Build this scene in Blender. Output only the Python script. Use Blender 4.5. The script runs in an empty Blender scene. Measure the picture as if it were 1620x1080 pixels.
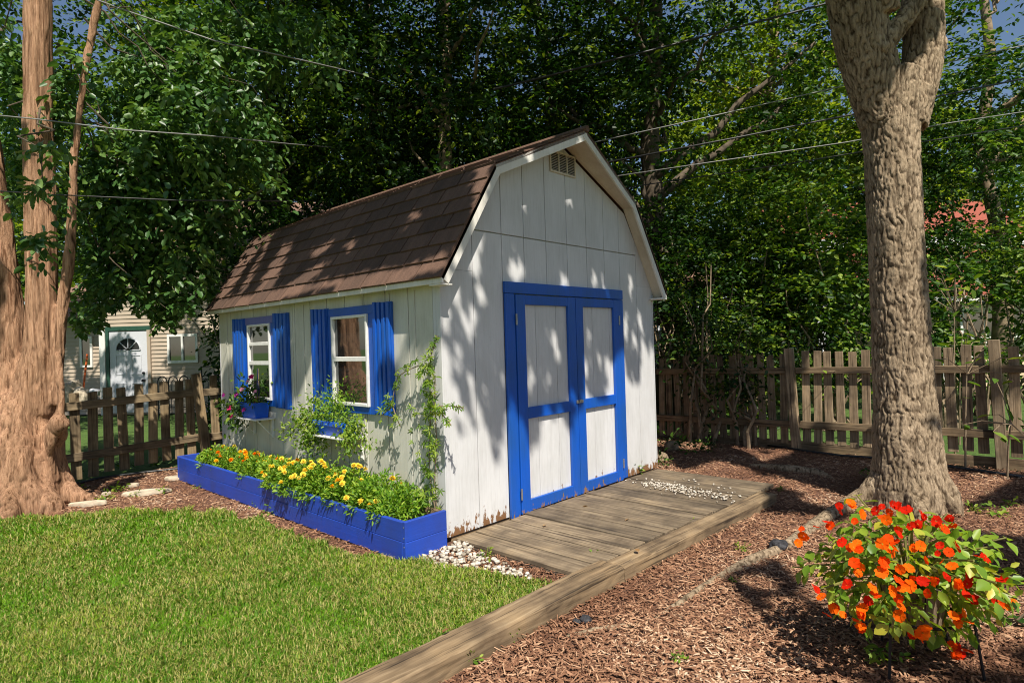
import bpy, bmesh, math, random
import numpy as np
from mathutils import Vector, Matrix
R_ = random.Random(7)
NR = np.random.default_rng(11)
scene = bpy.context.scene
COL = scene.collection
# ------------------------------------------------------------------ camera, sky, sun, exposure
CAM = np.array([-2.87234, -3.35302, 1.43220])
FPX = 959.82                      # focal length in pixels of the 1620 px wide photograph
ROT = np.array([[0.67919504, -0.73332114, -0.0305649],
                [-0.01934583, 0.02374262, -0.9995309],
                [0.73370283, 0.67946773, 0.00193916]])   # rows: right, down, forward
cd = bpy.data.cameras.new("camera"); cam = bpy.data.objects.new("camera", cd); COL.objects.link(cam)
cd.sensor_fit = 'HORIZONTAL'; cd.sensor_width = 36.0; cd.lens = 36.0 * FPX / 1620.0
cd.clip_start = 0.05; cd.clip_end = 900.0
m4 = Matrix.Identity(4)
for i in range(3):
    m4[i][0] = ROT[0][i]; m4[i][1] = -ROT[1][i]; m4[i][2] = -ROT[2][i]; m4[i][3] = CAM[i]
cam.matrix_world = m4
scene.camera = cam
EL = math.radians(55.0)
SUN = np.array([-0.5 * math.cos(EL), -0.866 * math.cos(EL), math.sin(EL)])
world = bpy.data.worlds.new("World"); scene.world = world; world.use_nodes = True
wn = world.node_tree; wn.nodes.clear()
sky = wn.nodes.new("ShaderNodeTexSky"); sky.sky_type = 'NISHITA'; sky.sun_disc = False
sky.sun_elevation = EL; sky.sun_rotation = math.atan2(SUN[0], SUN[1]); sky.air_density = 1.0; sky.dust_density = 0.6; sky.ozone_density = 1.5
bg = wn.nodes.new("ShaderNodeBackground"); bg.inputs['Strength'].default_value = 0.065
wo = wn.nodes.new("ShaderNodeOutputWorld")
wn.links.new(sky.outputs[0], bg.inputs[0]); wn.links.new(bg.outputs[0], wo.inputs[0])
sd = bpy.data.lights.new("sun", 'SUN'); sd.energy = 5.0; sd.angle = math.radians(0.55); sd.color = (1.0, 0.935, 0.82)
so = bpy.data.objects.new("sun", sd); COL.objects.link(so)
so.rotation_euler = Vector(SUN).to_track_quat('Z', 'Y').to_euler(); so.location = (-6, -10, 18)
scene.view_settings.view_transform = 'Standard'; scene.view_settings.look = 'None'
scene.view_settings.gamma = 1.0; scene.view_settings.exposure = 0.66
try:
    scene.view_settings.use_curve_mapping = False
except Exception:
    pass
try:
    scene.cycles.filter_width = 1.05; scene.cycles.max_bounces = 6; scene.cycles.diffuse_bounces = 3; scene.cycles.glossy_bounces = 2
    scene.cycles.transmission_bounces = 4; scene.cycles.transparent_max_bounces = 6
except Exception:
    pass

# ------------------------------------------------------------------ helpers
def ray(x, y): return ROT.T @ np.array([(x - 810) / FPX, (y - 540) / FPX, 1.0])
def on(x, y, ax, val):
    d = ray(x, y); return CAM + (val - CAM[ax]) / d[ax] * d
def gnd(x, y, z=0.0): return on(x, y, 2, z)
def at(x, y, depth): return CAM + depth * ray(x, y)
def rays(xy):
    xy = np.asarray(xy, float)
    return np.stack([(xy[:, 0] - 810) / FPX, (xy[:, 1] - 540) / FPX, np.ones(len(xy))], 1) @ ROT
def proj(P):
    d = (np.asarray(P) - CAM) @ ROT.T
    return 810 + FPX * d[:, 0] / d[:, 2], 540 + FPX * d[:, 1] / d[:, 2], d[:, 2]
def inpoly(x, y, poly):
    r = np.zeros(x.shape, bool); n = len(poly)
    for i in range(n):
        x1, y1 = poly[i]; x2, y2 = poly[(i + 1) % n]
        if y1 == y2: continue
        c = (y1 > y) != (y2 > y)
        r ^= c & (x < (x2 - x1) * (y - y1) / (y2 - y1) + x1)
    return r
def nrm(v):
    v = np.asarray(v, float); return v / np.maximum(np.linalg.norm(v, axis=-1, keepdims=True), 1e-9)
def hash3(i, j, k):
    h = (i * 374761393 + j * 668265263 + k * 2147483647 + 1274126177) & 0xffffffff
    h = ((h ^ (h >> 13)) * 1274126177) & 0xffffffff
    h = (h ^ (h >> 16)) & 0xffffffff
    return h.astype(np.float64) / 4294967295.0
def vnoise(p):
    p = np.asarray(p, float); f = np.floor(p).astype(np.int64); t = p - f; t = t * t * (3 - 2 * t)
    x, y, z = f[:, 0] + 1000, f[:, 1] + 1000, f[:, 2] + 1000
    def L(a, b, w): return a + (b - a) * w
    c = [[[hash3(x + a, y + b, z + d) for d in (0, 1)] for b in (0, 1)] for a in (0, 1)]
    xx = [[L(c[0][b][d], c[1][b][d], t[:, 0]) for d in (0, 1)] for b in (0, 1)]
    yy = [L(xx[0][d], xx[1][d], t[:, 1]) for d in (0, 1)]
    return L(yy[0], yy[1], t[:, 2])

def setp(o, label=None, cat=None, group=None, kind=None):
    if label: o['label'] = label
    if cat: o['category'] = cat
    if group: o['group'] = group
    if kind: o['kind'] = kind
    return o
def link(name, me, mat=None, parent=None, loc=None, rot=None, smooth=False):
    o = bpy.data.objects.new(name, me); COL.objects.link(o)
    if mat is not None and me is not None and len(me.materials) == 0: me.materials.append(mat)
    if parent is not None: o.parent = parent
    if loc is not None: o.location = [float(v) for v in loc]
    if rot is not None: o.rotation_euler = rot
    if smooth: me.polygons.foreach_set('use_smooth', [True] * len(me.polygons))
    return o
def thing(name, label, cat, loc=(0, 0, 0), rz=0.0, group=None):
    o = bpy.data.objects.new(name, None); COL.objects.link(o); o.location = [float(v) for v in loc]; o.rotation_euler = (0, 0, rz)
    o.empty_display_size = 0.1
    return setp(o, label, cat, group)
def npmesh(name, V, F, rnd=None, smooth=False):
    """V (n,3); F (m,k) all faces the same size, or a list of such arrays."""
    me = bpy.data.meshes.new(name); Fs = F if isinstance(F, list) else [F]
    V = np.asarray(V, np.float32)
    me.vertices.add(len(V)); me.vertices.foreach_set('co', V.ravel())
    idx = np.concatenate([np.asarray(f, np.int32).ravel() for f in Fs])
    tot = np.concatenate([np.full(len(f), np.asarray(f).shape[1], np.int32) for f in Fs])
    st = np.concatenate([[0], np.cumsum(tot)[:-1]]).astype(np.int32)
    me.loops.add(len(idx)); me.loops.foreach_set('vertex_index', idx)
    me.polygons.add(len(tot)); me.polygons.foreach_set('loop_start', st); me.polygons.foreach_set('loop_total', tot)
    if smooth: me.polygons.foreach_set('use_smooth', np.ones(len(tot), bool))
    me.update(calc_edges=True)
    if rnd is not None:
        a = me.attributes.new('rnd', 'FLOAT', 'FACE'); a.data.foreach_set('value', np.asarray(rnd, np.float32))
    return me
class MB:
    """collects boxes, prisms and tubes into one mesh"""
    def __init__(s): s.v = []; s.f = []
    def add(s, vs, fs):
        b = len(s.v); s.v += [tuple(map(float, v)) for v in vs]; s.f += [tuple(b + i for i in f) for f in fs]; return s
    def box(s, a, b):
        (x0, y0, z0), (x1, y1, z1) = a, b
        return s.add([(x0, y0, z0), (x1, y0, z0), (x1, y1, z0), (x0, y1, z0), (x0, y0, z1), (x1, y0, z1), (x1, y1, z1), (x0, y1, z1)],
                     [(0, 3, 2, 1), (4, 5, 6, 7), (0, 1, 5, 4), (1, 2, 6, 5), (2, 3, 7, 6), (3, 0, 4, 7)])
    def prism(s, poly, d):
        """poly: 3-D points in a plane (counter-clockwise seen against d), extruded by vector d"""
        n = len(poly); d = np.array(d, float); a = [np.array(q, float) for q in poly]
        return s.add(a + [q + d for q in a], [tuple(range(n))[::-1], tuple(range(n, 2 * n))] + [(i, (i + 1) % n, n + (i + 1) % n, n + i) for i in range(n)])
    def tube(s, pts, r, n=8, cap=True):
        pts = [np.array(q, float) for q in pts]; k = len(pts)
        rr = r if hasattr(r, '__len__') else [r] * k
        T = [nrm(pts[min(i + 1, k - 1)] - pts[max(i - 1, 0)]) for i in range(k)]
        u = np.cross(T[0], [0, 0, 1.0])
        if np.linalg.norm(u) < 1e-3: u = np.array([1.0, 0, 0])
        u = nrm(u); vs = []
        for i in range(k):
            u = nrm(u - T[i] * (u @ T[i])); w = np.cross(T[i], u)
            for j in range(n):
                a = 2 * math.pi * j / n; vs.append(pts[i] + rr[i] * (math.cos(a) * u + math.sin(a) * w))
        fs = [(i * n + j, i * n + (j + 1) % n, (i + 1) * n + (j + 1) % n, (i + 1) * n + j) for i in range(k - 1) for j in range(n)]
        if cap: fs += [tuple(range(n))[::-1], tuple(range((k - 1) * n, k * n))]
        return s.add(vs, fs)
    def mesh(s, name, bevel=0.0, seg=1):
        me = bpy.data.meshes.new(name); me.from_pydata(s.v, [], s.f); me.update()
        bm = bmesh.new(); bm.from_mesh(me); bmesh.ops.recalc_face_normals(bm, faces=bm.faces)
        if bevel > 0:
            es = [e for e in bm.edges if len(e.link_faces) == 2 and e.calc_face_angle(0) > 0.5]
            bmesh.ops.bevel(bm, geom=es, offset=bevel, segments=seg, affect='EDGES', clamp_overlap=True)
        bm.to_mesh(me); bm.free(); return me
    def build(s, name, mat, parent=None, bevel=0.0, loc=None, rot=None, smooth=False, seg=1):
        return link(name, s.mesh(name, bevel, seg), mat, parent, loc, rot, smooth)
def dup(o, parent=None, **kw):
    c = o.copy(); COL.objects.link(c); c.parent = parent
    for k, v in kw.items(): setattr(c, k, v)
    return c

# ------------------------------------------------------------------ materials
def newmat(name):
    m = bpy.data.materials.new(name); m.use_nodes = True; nt = m.node_tree; nt.nodes.clear()
    out = nt.nodes.new("ShaderNodeOutputMaterial"); b = nt.nodes.new("ShaderNodeBsdfPrincipled")
    nt.links.new(b.outputs[0], out.inputs[0]); return m, nt, b, out
def N(nt, t, **kw):
    n = nt.nodes.new(t)
    for k, v in kw.items():
        if k in n.inputs: n.inputs[k].default_value = v
        else: setattr(n, k, v)
    return n
def ramp(nt, fac, stops):
    r = nt.nodes.new("ShaderNodeValToRGB"); e = r.color_ramp.elements
    while len(e) < len(stops): e.new(0.5)
    for el, (p, c) in zip(e, stops): el.position = p; el.color = (*c, 1)
    nt.links.new(fac, r.inputs[0]); return r.outputs[0]
def texvec(nt, scale=(1, 1, 1), rnd=True):
    tc = N(nt, "ShaderNodeTexCoord"); mp = N(nt, "ShaderNodeMapping"); mp.inputs['Scale'].default_value = scale
    if rnd:
        oi = N(nt, "ShaderNodeObjectInfo"); mu = N(nt, "ShaderNodeMath", operation='MULTIPLY'); mu.inputs[1].default_value = 37.0
        nt.links.new(oi.outputs['Random'], mu.inputs[0]); ad = N(nt, "ShaderNodeVectorMath", operation='ADD')
        nt.links.new(tc.outputs['Object'], ad.inputs[0]); nt.links.new(mu.outputs[0], ad.inputs[1]); nt.links.new(ad.outputs[0], mp.inputs[0])
    else: nt.links.new(tc.outputs['Object'], mp.inputs[0])
    return mp.outputs[0]
def noise(nt, vec, scale, detail=4.0, rough=0.6, dist=0.0):
    n = N(nt, "ShaderNodeTexNoise"); n.inputs['Scale'].default_value = scale; n.inputs['Detail'].default_value = detail
    n.inputs['Roughness'].default_value = rough; n.inputs['Distortion'].default_value = dist
    nt.links.new(vec, n.inputs['Vector']); return n.outputs['Fac']
def bump(nt, b, h, strength, dist):
    n = N(nt, "ShaderNodeBump"); n.inputs['Strength'].default_value = strength; n.inputs['Distance'].default_value = dist
    nt.links.new(h, n.inputs['Height']); nt.links.new(n.outputs[0], b.inputs['Normal'])
def mixc(nt, fac, a, b, mode='MIX'):
    n = N(nt, "ShaderNodeMix", data_type='RGBA', blend_type=mode)
    if isinstance(fac, float): n.inputs[0].default_value = fac
    else: nt.links.new(fac, n.inputs[0])
    for s, v in ((6, a), (7, b)):
        if isinstance(v, tuple): n.inputs[s].default_value = (*v, 1)
        else: nt.links.new(v, n.inputs[s])
    return n.outputs[2]
def objvar(nt, col, amt):
    """brightness varies from piece to piece"""
    oi = N(nt, "ShaderNodeObjectInfo"); mr = N(nt, "ShaderNodeMapRange"); mr.inputs[3].default_value = 1 - amt; mr.inputs[4].default_value = 1 + amt
    nt.links.new(oi.outputs['Random'], mr.inputs[0]); cb = N(nt, "ShaderNodeCombineColor")
    for i in range(3): nt.links.new(mr.outputs[0], cb.inputs[i])
    return mixc(nt, 1.0, col, cb.outputs[0], 'MULTIPLY')
def m_plain(name, c, rough=0.6, metal=0.0, var=0.12, sc=30.0, bmp=0.0):
    m, nt, b, o = newmat(name); v = texvec(nt); f = noise(nt, v, sc)
    d = tuple(max(0, x * (1 - var * 2)) for x in c); l = tuple(x * (1 + var) for x in c)
    nt.links.new(ramp(nt, f, [(0.3, d), (0.7, l)]), b.inputs['Base Color']); b.inputs['Roughness'].default_value = rough; b.inputs['Metallic'].default_value = metal
    if bmp: bump(nt, b, f, bmp, 0.01)
    return m
def m_wood(name, dark, mid, light, grain=(40, 40, 2.5), rough=0.85, var=0.18, bmp=0.5):
    m, nt, b, o = newmat(name); v = texvec(nt, grain); f = noise(nt, v, 1.0, 8, 0.65, 0.6)
    v2 = texvec(nt, (3, 3, 3)); f2 = noise(nt, v2, 1.3, 3)
    c = ramp(nt, f, [(0.28, dark), (0.5, mid), (0.75, light)])
    c2 = ramp(nt, f2, [(0.33, (0.50, 0.48, 0.46)), (0.55, (0.95, 0.94, 0.92)), (0.7, (1.15, 1.12, 1.05))])
    c = mixc(nt, 1.0, c, c2, 'MULTIPLY'); c = objvar(nt, c, var)
    f3 = noise(nt, texvec(nt, tuple(g * 1.7 if g > 10 else g * .8 for g in grain)), 1.0, 3, 0.5, 0.3); c = mixc(nt, 1.0, c, ramp(nt, f3, [(0.33, (0.30, 0.28, 0.26)), (0.40, (1, 1, 1))]), 'MULTIPLY')
    nt.links.new(c, b.inputs['Base Color']); b.inputs['Roughness'].default_value = rough; bump(nt, b, f, bmp, 0.006); return m
def m_paint(name, col, dirt, under, zchip=0.0, chip=0.0, rough=0.55, grain=(60, 60, 3), var=0.03):
    """weathered paint on rough-sawn wood; chips show bare wood low on the boards"""
    m, nt, b, o = newmat(name); v = texvec(nt, grain, False); f = noise(nt, v, 1.0, 6, 0.7, 0.3)
    v2 = texvec(nt, (1, 1, 0.45), False); f2 = noise(nt, v2, 4.0, 5, 0.65)
    c = mixc(nt, 1.0, ramp(nt, f2, [(0.3, dirt), (0.62, col)]), ramp(nt, f, [(0.30, (0.87, 0.865, 0.86)), (0.52, (1.0, 1.0, 1.0))]), 'MULTIPLY')
    c = objvar(nt, c, var)
    if chip > 0:
        tc = N(nt, "ShaderNodeTexCoord"); sx = N(nt, "ShaderNodeSeparateXYZ"); nt.links.new(tc.outputs['Object'], sx.inputs[0])
        mr = N(nt, "ShaderNodeMapRange"); mr.inputs[1].default_value = 0.0; mr.inputs[2].default_value = zchip; mr.inputs[3].default_value = chip; mr.inputs[4].default_value = 0.0
        nt.links.new(sx.outputs[2], mr.inputs[0]); f3 = noise(nt, texvec(nt, (22, 22, 9), False), 1.0, 6, 0.7)
        ad = N(nt, "ShaderNodeMath", operation='ADD'); nt.links.new(mr.outputs[0], ad.inputs[0]); nt.links.new(f3, ad.inputs[1])
        gt = N(nt, "ShaderNodeMapRange"); gt.inputs[1].default_value = 0.74; gt.inputs[2].default_value = 0.77; nt.links.new(ad.outputs[0], gt.inputs[0])
        c = mixc(nt, gt.outputs[0], c, under)
    nt.links.new(c, b.inputs['Base Color']); b.inputs['Roughness'].default_value = rough; bump(nt, b, f, 0.35, 0.004); return m
def m_leaf(name, stops, trans=0.35, rough=0.5, spec=0.35):
    m, nt, b, o = newmat(name); a = N(nt, "ShaderNodeAttribute", attribute_name='rnd'); oi = N(nt, "ShaderNodeObjectInfo")
    ad = N(nt, "ShaderNodeMath", operation='ADD'); nt.links.new(a.outputs['Fac'], ad.inputs[0])
    mu = N(nt, "ShaderNodeMath", operation='MULTIPLY'); mu.inputs[1].default_value = 0.999; nt.links.new(oi.outputs['Random'], mu.inputs[0]); nt.links.new(mu.outputs[0], ad.inputs[1])
    fr = N(nt, "ShaderNodeMath", operation='FRACT'); nt.links.new(ad.outputs[0], fr.inputs[0])
    c = ramp(nt, fr.outputs[0], stops); nt.links.new(c, b.inputs['Base Color']); b.inputs['Roughness'].default_value = rough
    b.inputs['Specular IOR Level'].default_value = spec
    t = N(nt, "ShaderNodeBsdfTranslucent"); tcol = mixc(nt, 1.0, c, (1.5, 1.45, 0.55), 'MULTIPLY'); nt.links.new(tcol, t.inputs[0])
    mx = N(nt, "ShaderNodeMixShader"); mx.inputs[0].default_value = trans
    nt.links.new(b.outputs[0], mx.inputs[1]); nt.links.new(t.outputs[0], mx.inputs[2]); nt.links.new(mx.outputs[0], o.inputs[0]); return m
def m_rnd(name, stops, rough=0.9, spec=0.2):
    m, nt, b, o = newmat(name); a = N(nt, "ShaderNodeAttribute", attribute_name='rnd')
    nt.links.new(ramp(nt, a.outputs['Fac'], stops), b.inputs['Base Color']); b.inputs['Roughness'].default_value = rough; b.inputs['Specular IOR Level'].default_value = spec; return m
def m_bark(name, dark, mid, light, grain, rough=0.95, crack=None):
    m, nt, b, o = newmat(name); v = texvec(nt, grain, False); f = noise(nt, v, 1.0, 8, 0.7, 0.8); f2 = noise(nt, texvec(nt, (2.5, 2.5, 1.2), False), 1.6, 4)
    a = N(nt, "ShaderNodeAttribute", attribute_name='ridge')
    c = ramp(nt, f, [(0.28, dark), (0.5, mid), (0.75, light)]); c2 = ramp(nt, f2, [(0.3, (0.72, 0.68, 0.62)), (0.7, (1.15, 1.1, 1.05))])
    c = mixc(nt, 1.0, c, c2, 'MULTIPLY')
    if crack:
        f4 = noise(nt, texvec(nt, crack, False), 1.0, 5, 0.6, 0.5); c = mixc(nt, 1.0, c, ramp(nt, f4, [(0.35, (0.40, 0.33, 0.28)), (0.45, (0.92, 0.90, 0.88)), (0.6, (1.08, 1.06, 1.04))]), 'MULTIPLY')
    c = mixc(nt, 1.0, c, ramp(nt, a.outputs['Fac'], [(0.12, (0.20, 0.17, 0.14)), (0.5, (0.78, 0.76, 0.74)), (0.9, (1.12, 1.1, 1.08))]), 'MULTIPLY')
    nt.links.new(c, b.inputs['Base Color']); b.inputs['Roughness'].default_value = rough; b.inputs['Specular IOR Level'].default_value = 0.15; bump(nt, b, f, 1.0, 0.016); return m

M = {}
M['siding'] = m_paint('white_siding_paint', (0.61, 0.61, 0.62), (0.52, 0.52, 0.52), (0.20, 0.10, 0.045), 0.26, 0.36)
M['siding_side'] = m_paint('cream_dimmed_siding_paint', (0.58, 0.57, 0.50), (0.45, 0.44, 0.37), (0.22, 0.11, 0.05), 0.12, 0.2)  # side wall copy of the siding, darkened to imitate grazing light
M['trim'] = m_paint('white_trim_paint', (0.72, 0.70, 0.66), (0.58, 0.55, 0.48), (0.25, 0.15, 0.08))
M['soffit'] = m_paint('cream_soffit_paint', (0.62, 0.55, 0.45), (0.48, 0.40, 0.30), (0.25, 0.15, 0.08))
M['blue'] = m_paint('bright_blue_paint', (0.003, 0.082, 0.46), (0.010, 0.080, 0.32), (0.24, 0.13, 0.06), 0.18, 0.28, rough=0.42)
M['blue_planter'] = m_paint('planter_blue_paint', (0.012, 0.060, 0.43), (0.022, 0.052, 0.28), (0.2, 0.12, 0.07), 0.06, 0.12, rough=0.5, grain=(3, 3, 60))
M['lavender'] = m_paint('lavender_blue_paint', (0.16, 0.16, 0.42), (0.12, 0.12, 0.34), (0.2, 0.12, 0.07), rough=0.5)  # paler purple-blue than the other window trim
M['blue_pot'] = m_plain('glossy_blue_plastic', (0.006, 0.10, 0.62), 0.35, var=0.05)
M['dark'] = m_plain('dark_interior', (0.02, 0.02, 0.02), 0.9)
M['metal'] = m_plain('weathered_steel', (0.45, 0.43, 0.40), 0.45, 0.8)
M['black_metal'] = m_plain('black_iron', (0.012, 0.012, 0.014), 0.5, 0.3)
M['vinyl'] = m_plain('white_vinyl', (0.72, 0.71, 0.68), 0.4, var=0.06)
M['deck'] = m_wood('weathered_deck_wood', (0.060, 0.044, 0.027), (0.175, 0.130, 0.083), (0.31, 0.245, 0.165), (38, 1.6, 38), var=0.24)
M['timber'] = m_wood('grey_landscape_timber', (0.065, 0.042, 0.021), (0.20, 0.138, 0.078), (0.33, 0.245, 0.150), (1.6, 30, 30), var=0.08)
M['fence'] = m_wood('grey_fence_wood', (0.10, 0.070, 0.040), (0.27, 0.195, 0.120), (0.43, 0.33, 0.225), (45, 45, 2.2))
M['fence_rail'] = m_wood('grey_rail_wood', (0.11, 0.085, 0.055), (0.25, 0.20, 0.14), (0.40, 0.33, 0.24), (45, 2.2, 45))
M['fence_rail_x'] = m_wood('brown_rail_wood', (0.10, 0.075, 0.04), (0.23, 0.17, 0.10), (0.38, 0.29, 0.18), (2.2, 45, 45))
M['fence_left'] = m_wood('brown_fence_wood', (0.10, 0.07, 0.035), (0.25, 0.18, 0.10), (0.40, 0.31, 0.19), (45, 45, 2.2))
M['bark_grey'] = m_bark('grey_furrowed_bark', (0.15, 0.11, 0.075), (0.33, 0.265, 0.19), (0.50, 0.42, 0.32), (60, 60, 14))
M['bark_red'] = m_bark('fibrous_red_bark', (0.20, 0.105, 0.06), (0.45, 0.28, 0.185), (0.62, 0.43, 0.31), (170, 170, 9), crack=(55, 55, 2.2))
M['bark_dark'] = m_plain('dark_bark', (0.10, 0.075, 0.05), 0.95, var=0.3, sc=12, bmp=0.5)
M['bark_tan'] = m_plain('tan_bark', (0.26, 0.19, 0.12), 0.95, var=0.3, sc=12, bmp=0.5)
M['soil'] = m_plain('dark_soil', (0.055, 0.035, 0.022), 0.95, var=0.3, sc=40, bmp=0.6)
M['stone'] = m_plain('cream_flagstone', (0.52, 0.44, 0.33), 0.85, var=0.18, sc=14, bmp=0.5)
M['stone_dark'] = m_plain('black_lava_rock', (0.03, 0.03, 0.035), 0.7, var=0.4, sc=40, bmp=0.8)
M['gravel'] = m_rnd('white_marble_chips', [(0, (0.22, 0.18, 0.13)), (0.4, (0.42, 0.37, 0.30)), (1, (0.62, 0.56, 0.48))], 0.7)
M['chips'] = m_rnd('bark_mulch_chips', [(0, (0.075, 0.033, 0.018)), (0.35, (0.17, 0.081, 0.046)), (0.7, (0.30, 0.162, 0.095)), (0.9, (0.46, 0.29, 0.18)), (1, (0.56, 0.42, 0.30))])
M['grass'] = m_leaf('lawn_grass', [(0, (0.058, 0.150, 0.004)), (0.45, (0.125, 0.265, 0.008)), (0.72, (0.225, 0.35, 0.018)), (0.82, (0.28, 0.28, 0.06)), (1, (0.44, 0.38, 0.16))], 0.3, 0.55, 0.25)
M['hose'] = m_plain('black_rubber_hose', (0.02, 0.022, 0.025), 0.4)
M['wire_dark'] = m_plain('black_cable', (0.015, 0.015, 0.015), 0.5)
M['wire_pale'] = m_plain('pale_grey_cable', (0.20, 0.20, 0.19), 0.5)
LEAF = {
 'dark': m_leaf('deep_green_leaves', [(0, (0.008, 0.026, 0.005)), (0.5, (0.016, 0.052, 0.008)), (0.8, (0.048, 0.108, 0.012)), (1, (0.19, 0.26, 0.03))]),  # top stops here and in mid are brightened to imitate sunlit highlights
 'mid': m_leaf('mid_green_leaves', [(0, (0.013, 0.042, 0.006)), (0.5, (0.030, 0.085, 0.010)), (0.8, (0.085, 0.17, 0.016)), (1, (0.22, 0.30, 0.035))]),
 'yellow': m_leaf('yellow_green_leaves', [(0, (0.06, 0.12, 0.010)), (0.5, (0.13, 0.22, 0.018)), (1, (0.28, 0.34, 0.04))], 0.5),
 'blueish': m_leaf('cool_green_leaves', [(0, (0.022, 0.065, 0.014)), (0.5, (0.055, 0.135, 0.028)), (1, (0.16, 0.25, 0.06))], 0.3, 0.42, 0.5),
 'marigold': m_leaf('feathery_green_leaves', [(0, (0.06, 0.16, 0.010)), (0.5, (0.15, 0.29, 0.018)), (1, (0.30, 0.41, 0.035))], 0.35),
 'vine': m_leaf('vine_leaves', [(0, (0.06, 0.14, 0.012)), (0.5, (0.14, 0.25, 0.022)), (1, (0.30, 0.38, 0.05))], 0.4),
 'impatiens': m_leaf('impatiens_leaves', [(0, (0.09, 0.19, 0.015)), (0.5, (0.20, 0.32, 0.028)), (0.85, (0.33, 0.41, 0.05)), (1, (0.55, 0.45, 0.05))], 0.4, 0.4, 0.4),
}

# ------------------------------------------------------------------ ground
ground = MB().add([(-300, -300, -0.03), (300, -300, -0.03), (300, 300, -0.03), (-300, 300, -0.03)], [(0, 1, 2, 3)])
gm, gnt, gb, go_ = newmat('neighbour_grass'); gv = texvec(gnt, (1, 1, 1), False); gf = noise(gnt, gv, 18, 6, 0.8)
gnt.links.new(ramp(gnt, gf, [(0.3, (0.04, 0.09, 0.01)), (0.6, (0.09, 0.17, 0.02)), (0.8, (0.17, 0.22, 0.05))]), gb.inputs['Base Color']); gb.inputs['Roughness'].default_value = 0.95; bump(gnt, gb, gf, 1.0, 0.05)
setp(ground.build('ground', gm), kind='structure')
LAWN = [(-2.05, 3.55), (-1.45, 3.12), (-0.95, 2.6), (-0.72, 2.05), (-0.62, 1.5), (-0.64, 1.0), (-0.62, 0.56), (-0.52, 0.15), (-0.44, -0.08), (-0.33, -0.40), (-0.24, -0.75), (-0.16, -1.17), (-2.4, -1.17), (-7.5, -1.3), (-7.5, 5.2), (-4.2, 4.7)]
def grid_sheet(name, x0, x1, y0, y1, st, amp, z, mat, fr=2.2):
    xs = np.arange(x0, x1 + st / 2, st); ys = np.arange(y0, y1 + st / 2, st); X, Y = np.meshgrid(xs, ys, indexing='ij')
    P = np.stack([X.ravel(), Y.ravel(), np.zeros(X.size)], 1)
    P[:, 2] = z + amp * (vnoise(P * fr) * 0.7 + vnoise(P * fr * 5) * 0.3 - 0.5) * 2
    n, m = len(xs), len(ys); I, J = np.meshgrid(np.arange(n - 1), np.arange(m - 1), indexing='ij'); a = (I * m + J).ravel()
    return link(name, npmesh(name, P, np.stack([a, a + m, a + m + 1, a + 1], 1), smooth=True), mat)
mm, mnt, mb_, _ = newmat('mulch_ground'); v1 = noise(mnt, texvec(mnt, (60, 25, 1), False), 1.0, 6, 0.75, 1.5); v2 = noise(mnt, texvec(mnt, (1.2, 1.2, 1), False), 1.5, 4)
mc = mixc(mnt, 1.0, ramp(mnt, v1, [(0.3, (0.055, 0.024, 0.014)), (0.5, (0.15, 0.07, 0.042)), (0.7, (0.27, 0.15, 0.095))]), ramp(mnt, v2, [(0.3, (0.75, 0.7, 0.65)), (0.7, (1.15, 1.1, 1.05))]), 'MULTIPLY')
mnt.links.new(mc, mb_.inputs['Base Color']); mb_.inputs['Roughness'].default_value = 0.95; bump(mnt, mb_, v1, 1.0, 0.02)
setp(grid_sheet('mulch_bed', -4.5, 5.0, -7.5, 5.05, 0.08, 0.010, -0.012, mm), kind='structure')
lm, lnt, lb, _ = newmat('lawn_thatch'); lf = noise(lnt, texvec(lnt, (40, 40, 1), False), 1.0, 6, 0.8)
lnt.links.new(ramp(lnt, lf, [(0.3, (0.07, 0.09, 0.015)), (0.55, (0.17, 0.17, 0.045)), (0.75, (0.34, 0.29, 0.12))]), lb.inputs['Base Color']); lb.inputs['Roughness'].default_value = 0.95; bump(lnt, lb, lf, 0.8, 0.01)
setp(MB().add([(x, y, 0.006) for x, y in LAWN], [tuple(range(len(LAWN)))]).build('lawn', lm), kind='structure')

# ------------------------------------------------------------------ shed
SHED = "small white barn shed with brown gambrel shingle roof and bright blue double doors"
shed = thing('garden_shed', SHED, 'shed')
XM = 1.49; EAVE_L = (-0.11, 1.905); BRK_L = (0.465, 2.80); RIDGE = (XM, 3.27); BRK_R = (2.515, 2.80); EAVE_R = (3.09, 1.905)
LW = 3.93; YB = 4.0; YF = -0.14; YP = -0.27
prof = [(0.0, 1.985), (0.485, 2.715), (XM, 3.185), (2.495, 2.715), (3.0, 1.985)]
def ftop(x):
    for (a, za), (b, zb) in zip(prof, prof[1:]):
        if a <= x <= b: return za + (zb - za) * (x - a) / (b - a)
    return prof[-1][1]
def front_board(x0, x1, z0, z1=None, name='wall_board', mat='siding', y=0.0, th=0.016, parent=shed):
    g = 0.0035; x0 += g; x1 -= g
    if z1 is None: pts = [(x0, z0), (x1, z0), (x1, ftop(x1))] + [(x, ftop(x)) for x, _ in reversed(prof) if x0 < x < x1] + [(x0, ftop(x0))]
    else: pts = [(x0, z0), (x1, z0), (x1, z1), (x0, z1)]
    return MB().prism([(x, y, z) for x, z in pts], (0, th, 0)).build(name, M[mat], parent, 0.002)
SEAM = 2.305
xb = [0.0, 0.33, 0.66, 0.93, 1.22, 1.52, 1.82, 2.11, 2.38, 2.69, 3.0]
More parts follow.
